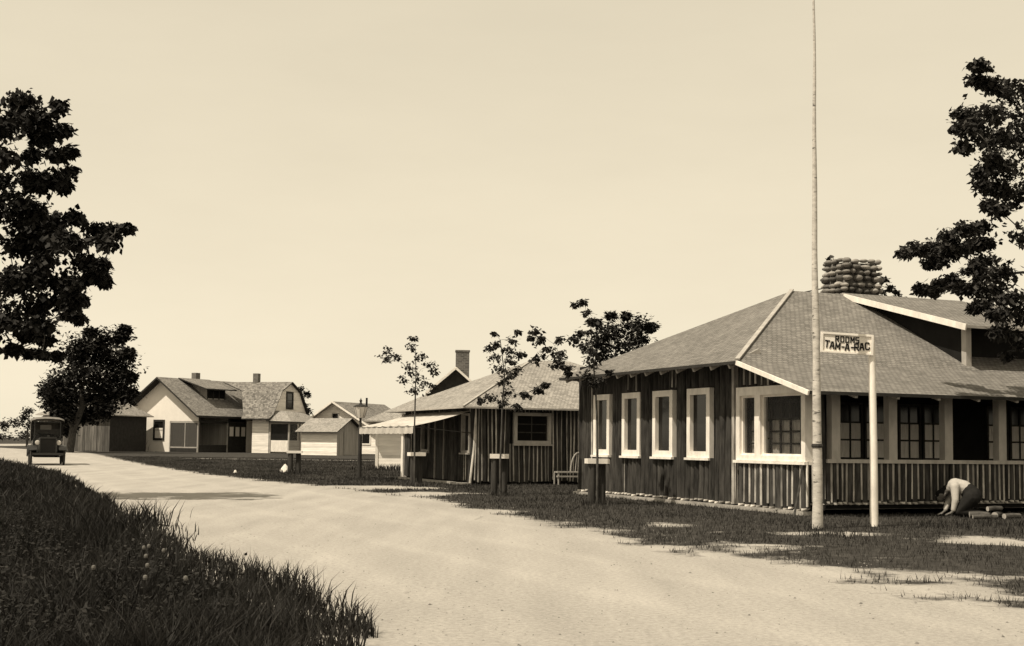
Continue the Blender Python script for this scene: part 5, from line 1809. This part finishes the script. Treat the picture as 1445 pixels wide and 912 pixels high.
def lawn():
    n = 260000
    y = 10 + 70 * NR.uniform(0, 1, n) ** 1.35
    x = xr(y) - .9 + NR.uniform(0, 1, n) * (16 + .12 * y)
    k = (x / y < .66) & (x / y > -.45)
    x, y = x[k], y[k]
    k = ~in_foot(x, y); x, y = x[k], y[k]
    t = turf_n(x, y)
    c = pnoise(x, y, 1.1, 5.0) * 1.1 + pnoise(x, y, 3.5, 2.0) * .6
    k = (t + NR.normal(0, .18, len(x))) > .08
    x, y, c = x[k], y[k], c[k]
    h = NR.uniform(.025, .07, len(x)) * (1 + .5 * np.clip(c, 0, 1))
    wd = NR.uniform(.006, .014, len(x)) * np.clip(y / 14, 1, 4)
    blades('lawn_grass', x, y, h, wd, M['lawn'], 'short rough lawn grass between the road and the houses', 'grass', .9, False, .55)
    # taller weeds along the house feet and in tufts
    X, Yy, Hh = [], [], []
    for (px, py, n_, r_, h_) in ((555, 663, 260, .55, .30), (545, 664, 200, .6, .25), (572, 665, 160, .4, .3), (190, 637, 120, .5, .9), (1395, 742, 160, .35, .14), (1330, 745, 120, .3, .1), (1180, 757, 120, .25, .12),
                                  (1155, 748, 60, .16, .1), (842, 714, 80, .2, .16), (704, 700, 80, .2, .16), (587, 687, 80, .2, .16), (415, 669, 60, .25, .2), (1415, 752, 60, .2, .16)):
        a, b_, c_ = tuft(px, py, n_, r_, h_)
        X.append(a); Yy.append(b_); Hh.append(c_)
    X, Yy, Hh = map(np.concatenate, (X, Yy, Hh))
    k = ~in_foot(X, Yy)
    blades('weeds', X[k], Yy[k], Hh[k], NR.uniform(.006, .014, k.sum()) * np.clip(Yy[k] / 14, 1, 4), M['lawn'], 'ragged weeds at the feet of posts and walls', 'weeds', .6)
    # tufts leaning out over the left road edge
    X, Yy, Hh = [], [], []
    for (px, py, n_, r_, h_) in ((230, 744, 110, .15, .46), (240, 752, 80, .3, .2), (190, 732, 90, .3, .34), (255, 765, 60, .25, .18), (430, 838, 130, .12, .30), (445, 845, 150, .12, .3), (395, 825, 120, .12, .24), (365, 812, 120, .12, .24), (490, 872, 60, .1, .2), (515, 884, 30, .08, .16), (470, 858, 110, .12, .22), (330, 800, 120, .2, .22)):
        a, b_, c_ = tuft(px, py, n_, r_, h_)
        X.append(a); Yy.append(b_); Hh.append(c_)
    X, Yy, Hh = map(np.concatenate, (X, Yy, Hh))
    blades('grass_tufts', X - .22, Yy, Hh * .9, NR.uniform(.006, .015, len(X)) * np.clip(Yy / 12, 1, 3), M['grass'], 'upright tufts of grass at the ragged left road edge', 'grass', .8)


lawn()


def pebbles():
    n = 7000
    y = 7.5 + 30 * NR.uniform(0, 1, n) ** 1.8
    x = xl(y) + NR.uniform(0, 1, n) * (xr(y) - xl(y) + 1.0)
    edge = np.minimum(x - xl(y), xr(y) - x)
    k = NR.uniform(0, 1, n) < np.clip(.25 + .75 * np.exp(-np.maximum(edge, 0) * .9) + .5 * np.clip(pnoise(x, y, .6, 4.), 0, 1), 0, 1)
    x, y = x[k], y[k]; n = len(x)
    r = NR.lognormal(-4.95, .38, n)
    a = NR.uniform(0, 6.28, n); ca, sa = np.cos(a) * r, np.sin(a) * r
    f = NR.uniform(.6, 1, n)
    z = np.full(n, .004) + r * .1
    P = [np.stack([x + ca, y + sa, z], -1), np.stack([x - sa * f, y + ca * f, z], -1), np.stack([x - ca, y - sa, z], -1), np.stack([x + sa * f, y - ca * f, z], -1), np.stack([x, y, z + r * .55], -1)]
    V = np.stack(P, 1).reshape(-1, 3)
    i = np.arange(n) * 5
    T = np.stack([np.stack([i, i + 1, i + 4], -1), np.stack([i + 1, i + 2, i + 4], -1), np.stack([i + 2, i + 3, i + 4], -1), np.stack([i + 3, i, i + 4], -1)], 1).reshape(-1, 3)
    o = tri_mesh('pebbles', V, T, np.repeat(NR.uniform(0, 1, n), 4), M['pebble'])
    tag(o, 'scattered small pebbles and clods on the sandy road', 'pebbles', kind='stuff')


pebbles()


def far_woods():
    bl = []
    for i in range(150):
        x = R.uniform(-230, 60); y = 330 + R.uniform(-14, 14); h_ = R.uniform(1.5, 3.4) * (1 + .35 * math.sin(x * .05))
        bl.append(((x, y, .25 + h_ * .5), (3.2, 2.4, h_ * .55)))
    V, T, tn, _ = leaf_cloud(bl, .8, 14, 301, .1, 8, .34)
    o = tri_mesh('far_woods', V, T, tn, M['leafdark'])
    tag(o, 'low dark line of far woods on the horizon', 'woods', kind='stuff')


far_woods()


def bank_weeds():
    n = 900
    y = 7 + 26 * NR.uniform(0, 1, n) ** 1.6
    off = NR.uniform(0.2, 1, n) ** 1.1 * (2.5 + y * .4)
    x = xl(y) - off
    k = x / y > -.5
    x, y = x[k], y[k]
    bl = [((a, b, R.uniform(.12, .34)), (.16, .16, .12)) for a, b in zip(x, y)]
    V, T, tn, _ = leaf_cloud(bl, .036, 9, 201, .2, 3, .6)
    o = tri_mesh('bank_weeds', V, T, tn, M['weed'])
    tag(o, 'low broad-leaved weeds among the tall grass of the left bank', 'weeds', kind='stuff')


bank_weeds()


def flowers():
    spots = [(203, 772), (210, 770), (206, 784), (208, 797), (205, 814), (231, 776), (132, 800), (262, 815)]
    proto = None
    for i, (px, py) in enumerate(spots):
        d = ray(px, py)
        # stand the head at the grass tops on the ray's ground hit, moved forward to clear the grass
        hgt = .46
        p = Vector((0, 0, H)) + d * ((hgt - H) / d.z); p.z = 0
        if proto is None:
            t = thing('flower', 'pale round seed head on a thin stem in the dark tall grass', 'flower', p, 0, 'pale seed heads in the left bank grass')
            m = MB(); m.tube([(0, 0, 0), (.01, 0, .44)], [.004, .003], 5); m.build('stem', M['grass'], t)
            m = MB(); m.lathe([(.001, .44), (.010, .443), (.0135, .455), (.011, .467), (.001, .471)], 9); m.build('head', M['seed'], t)
            proto = t
        else:
            o = copy_tree(proto); o.location = p; o.rotation_euler.z = i


flowers()
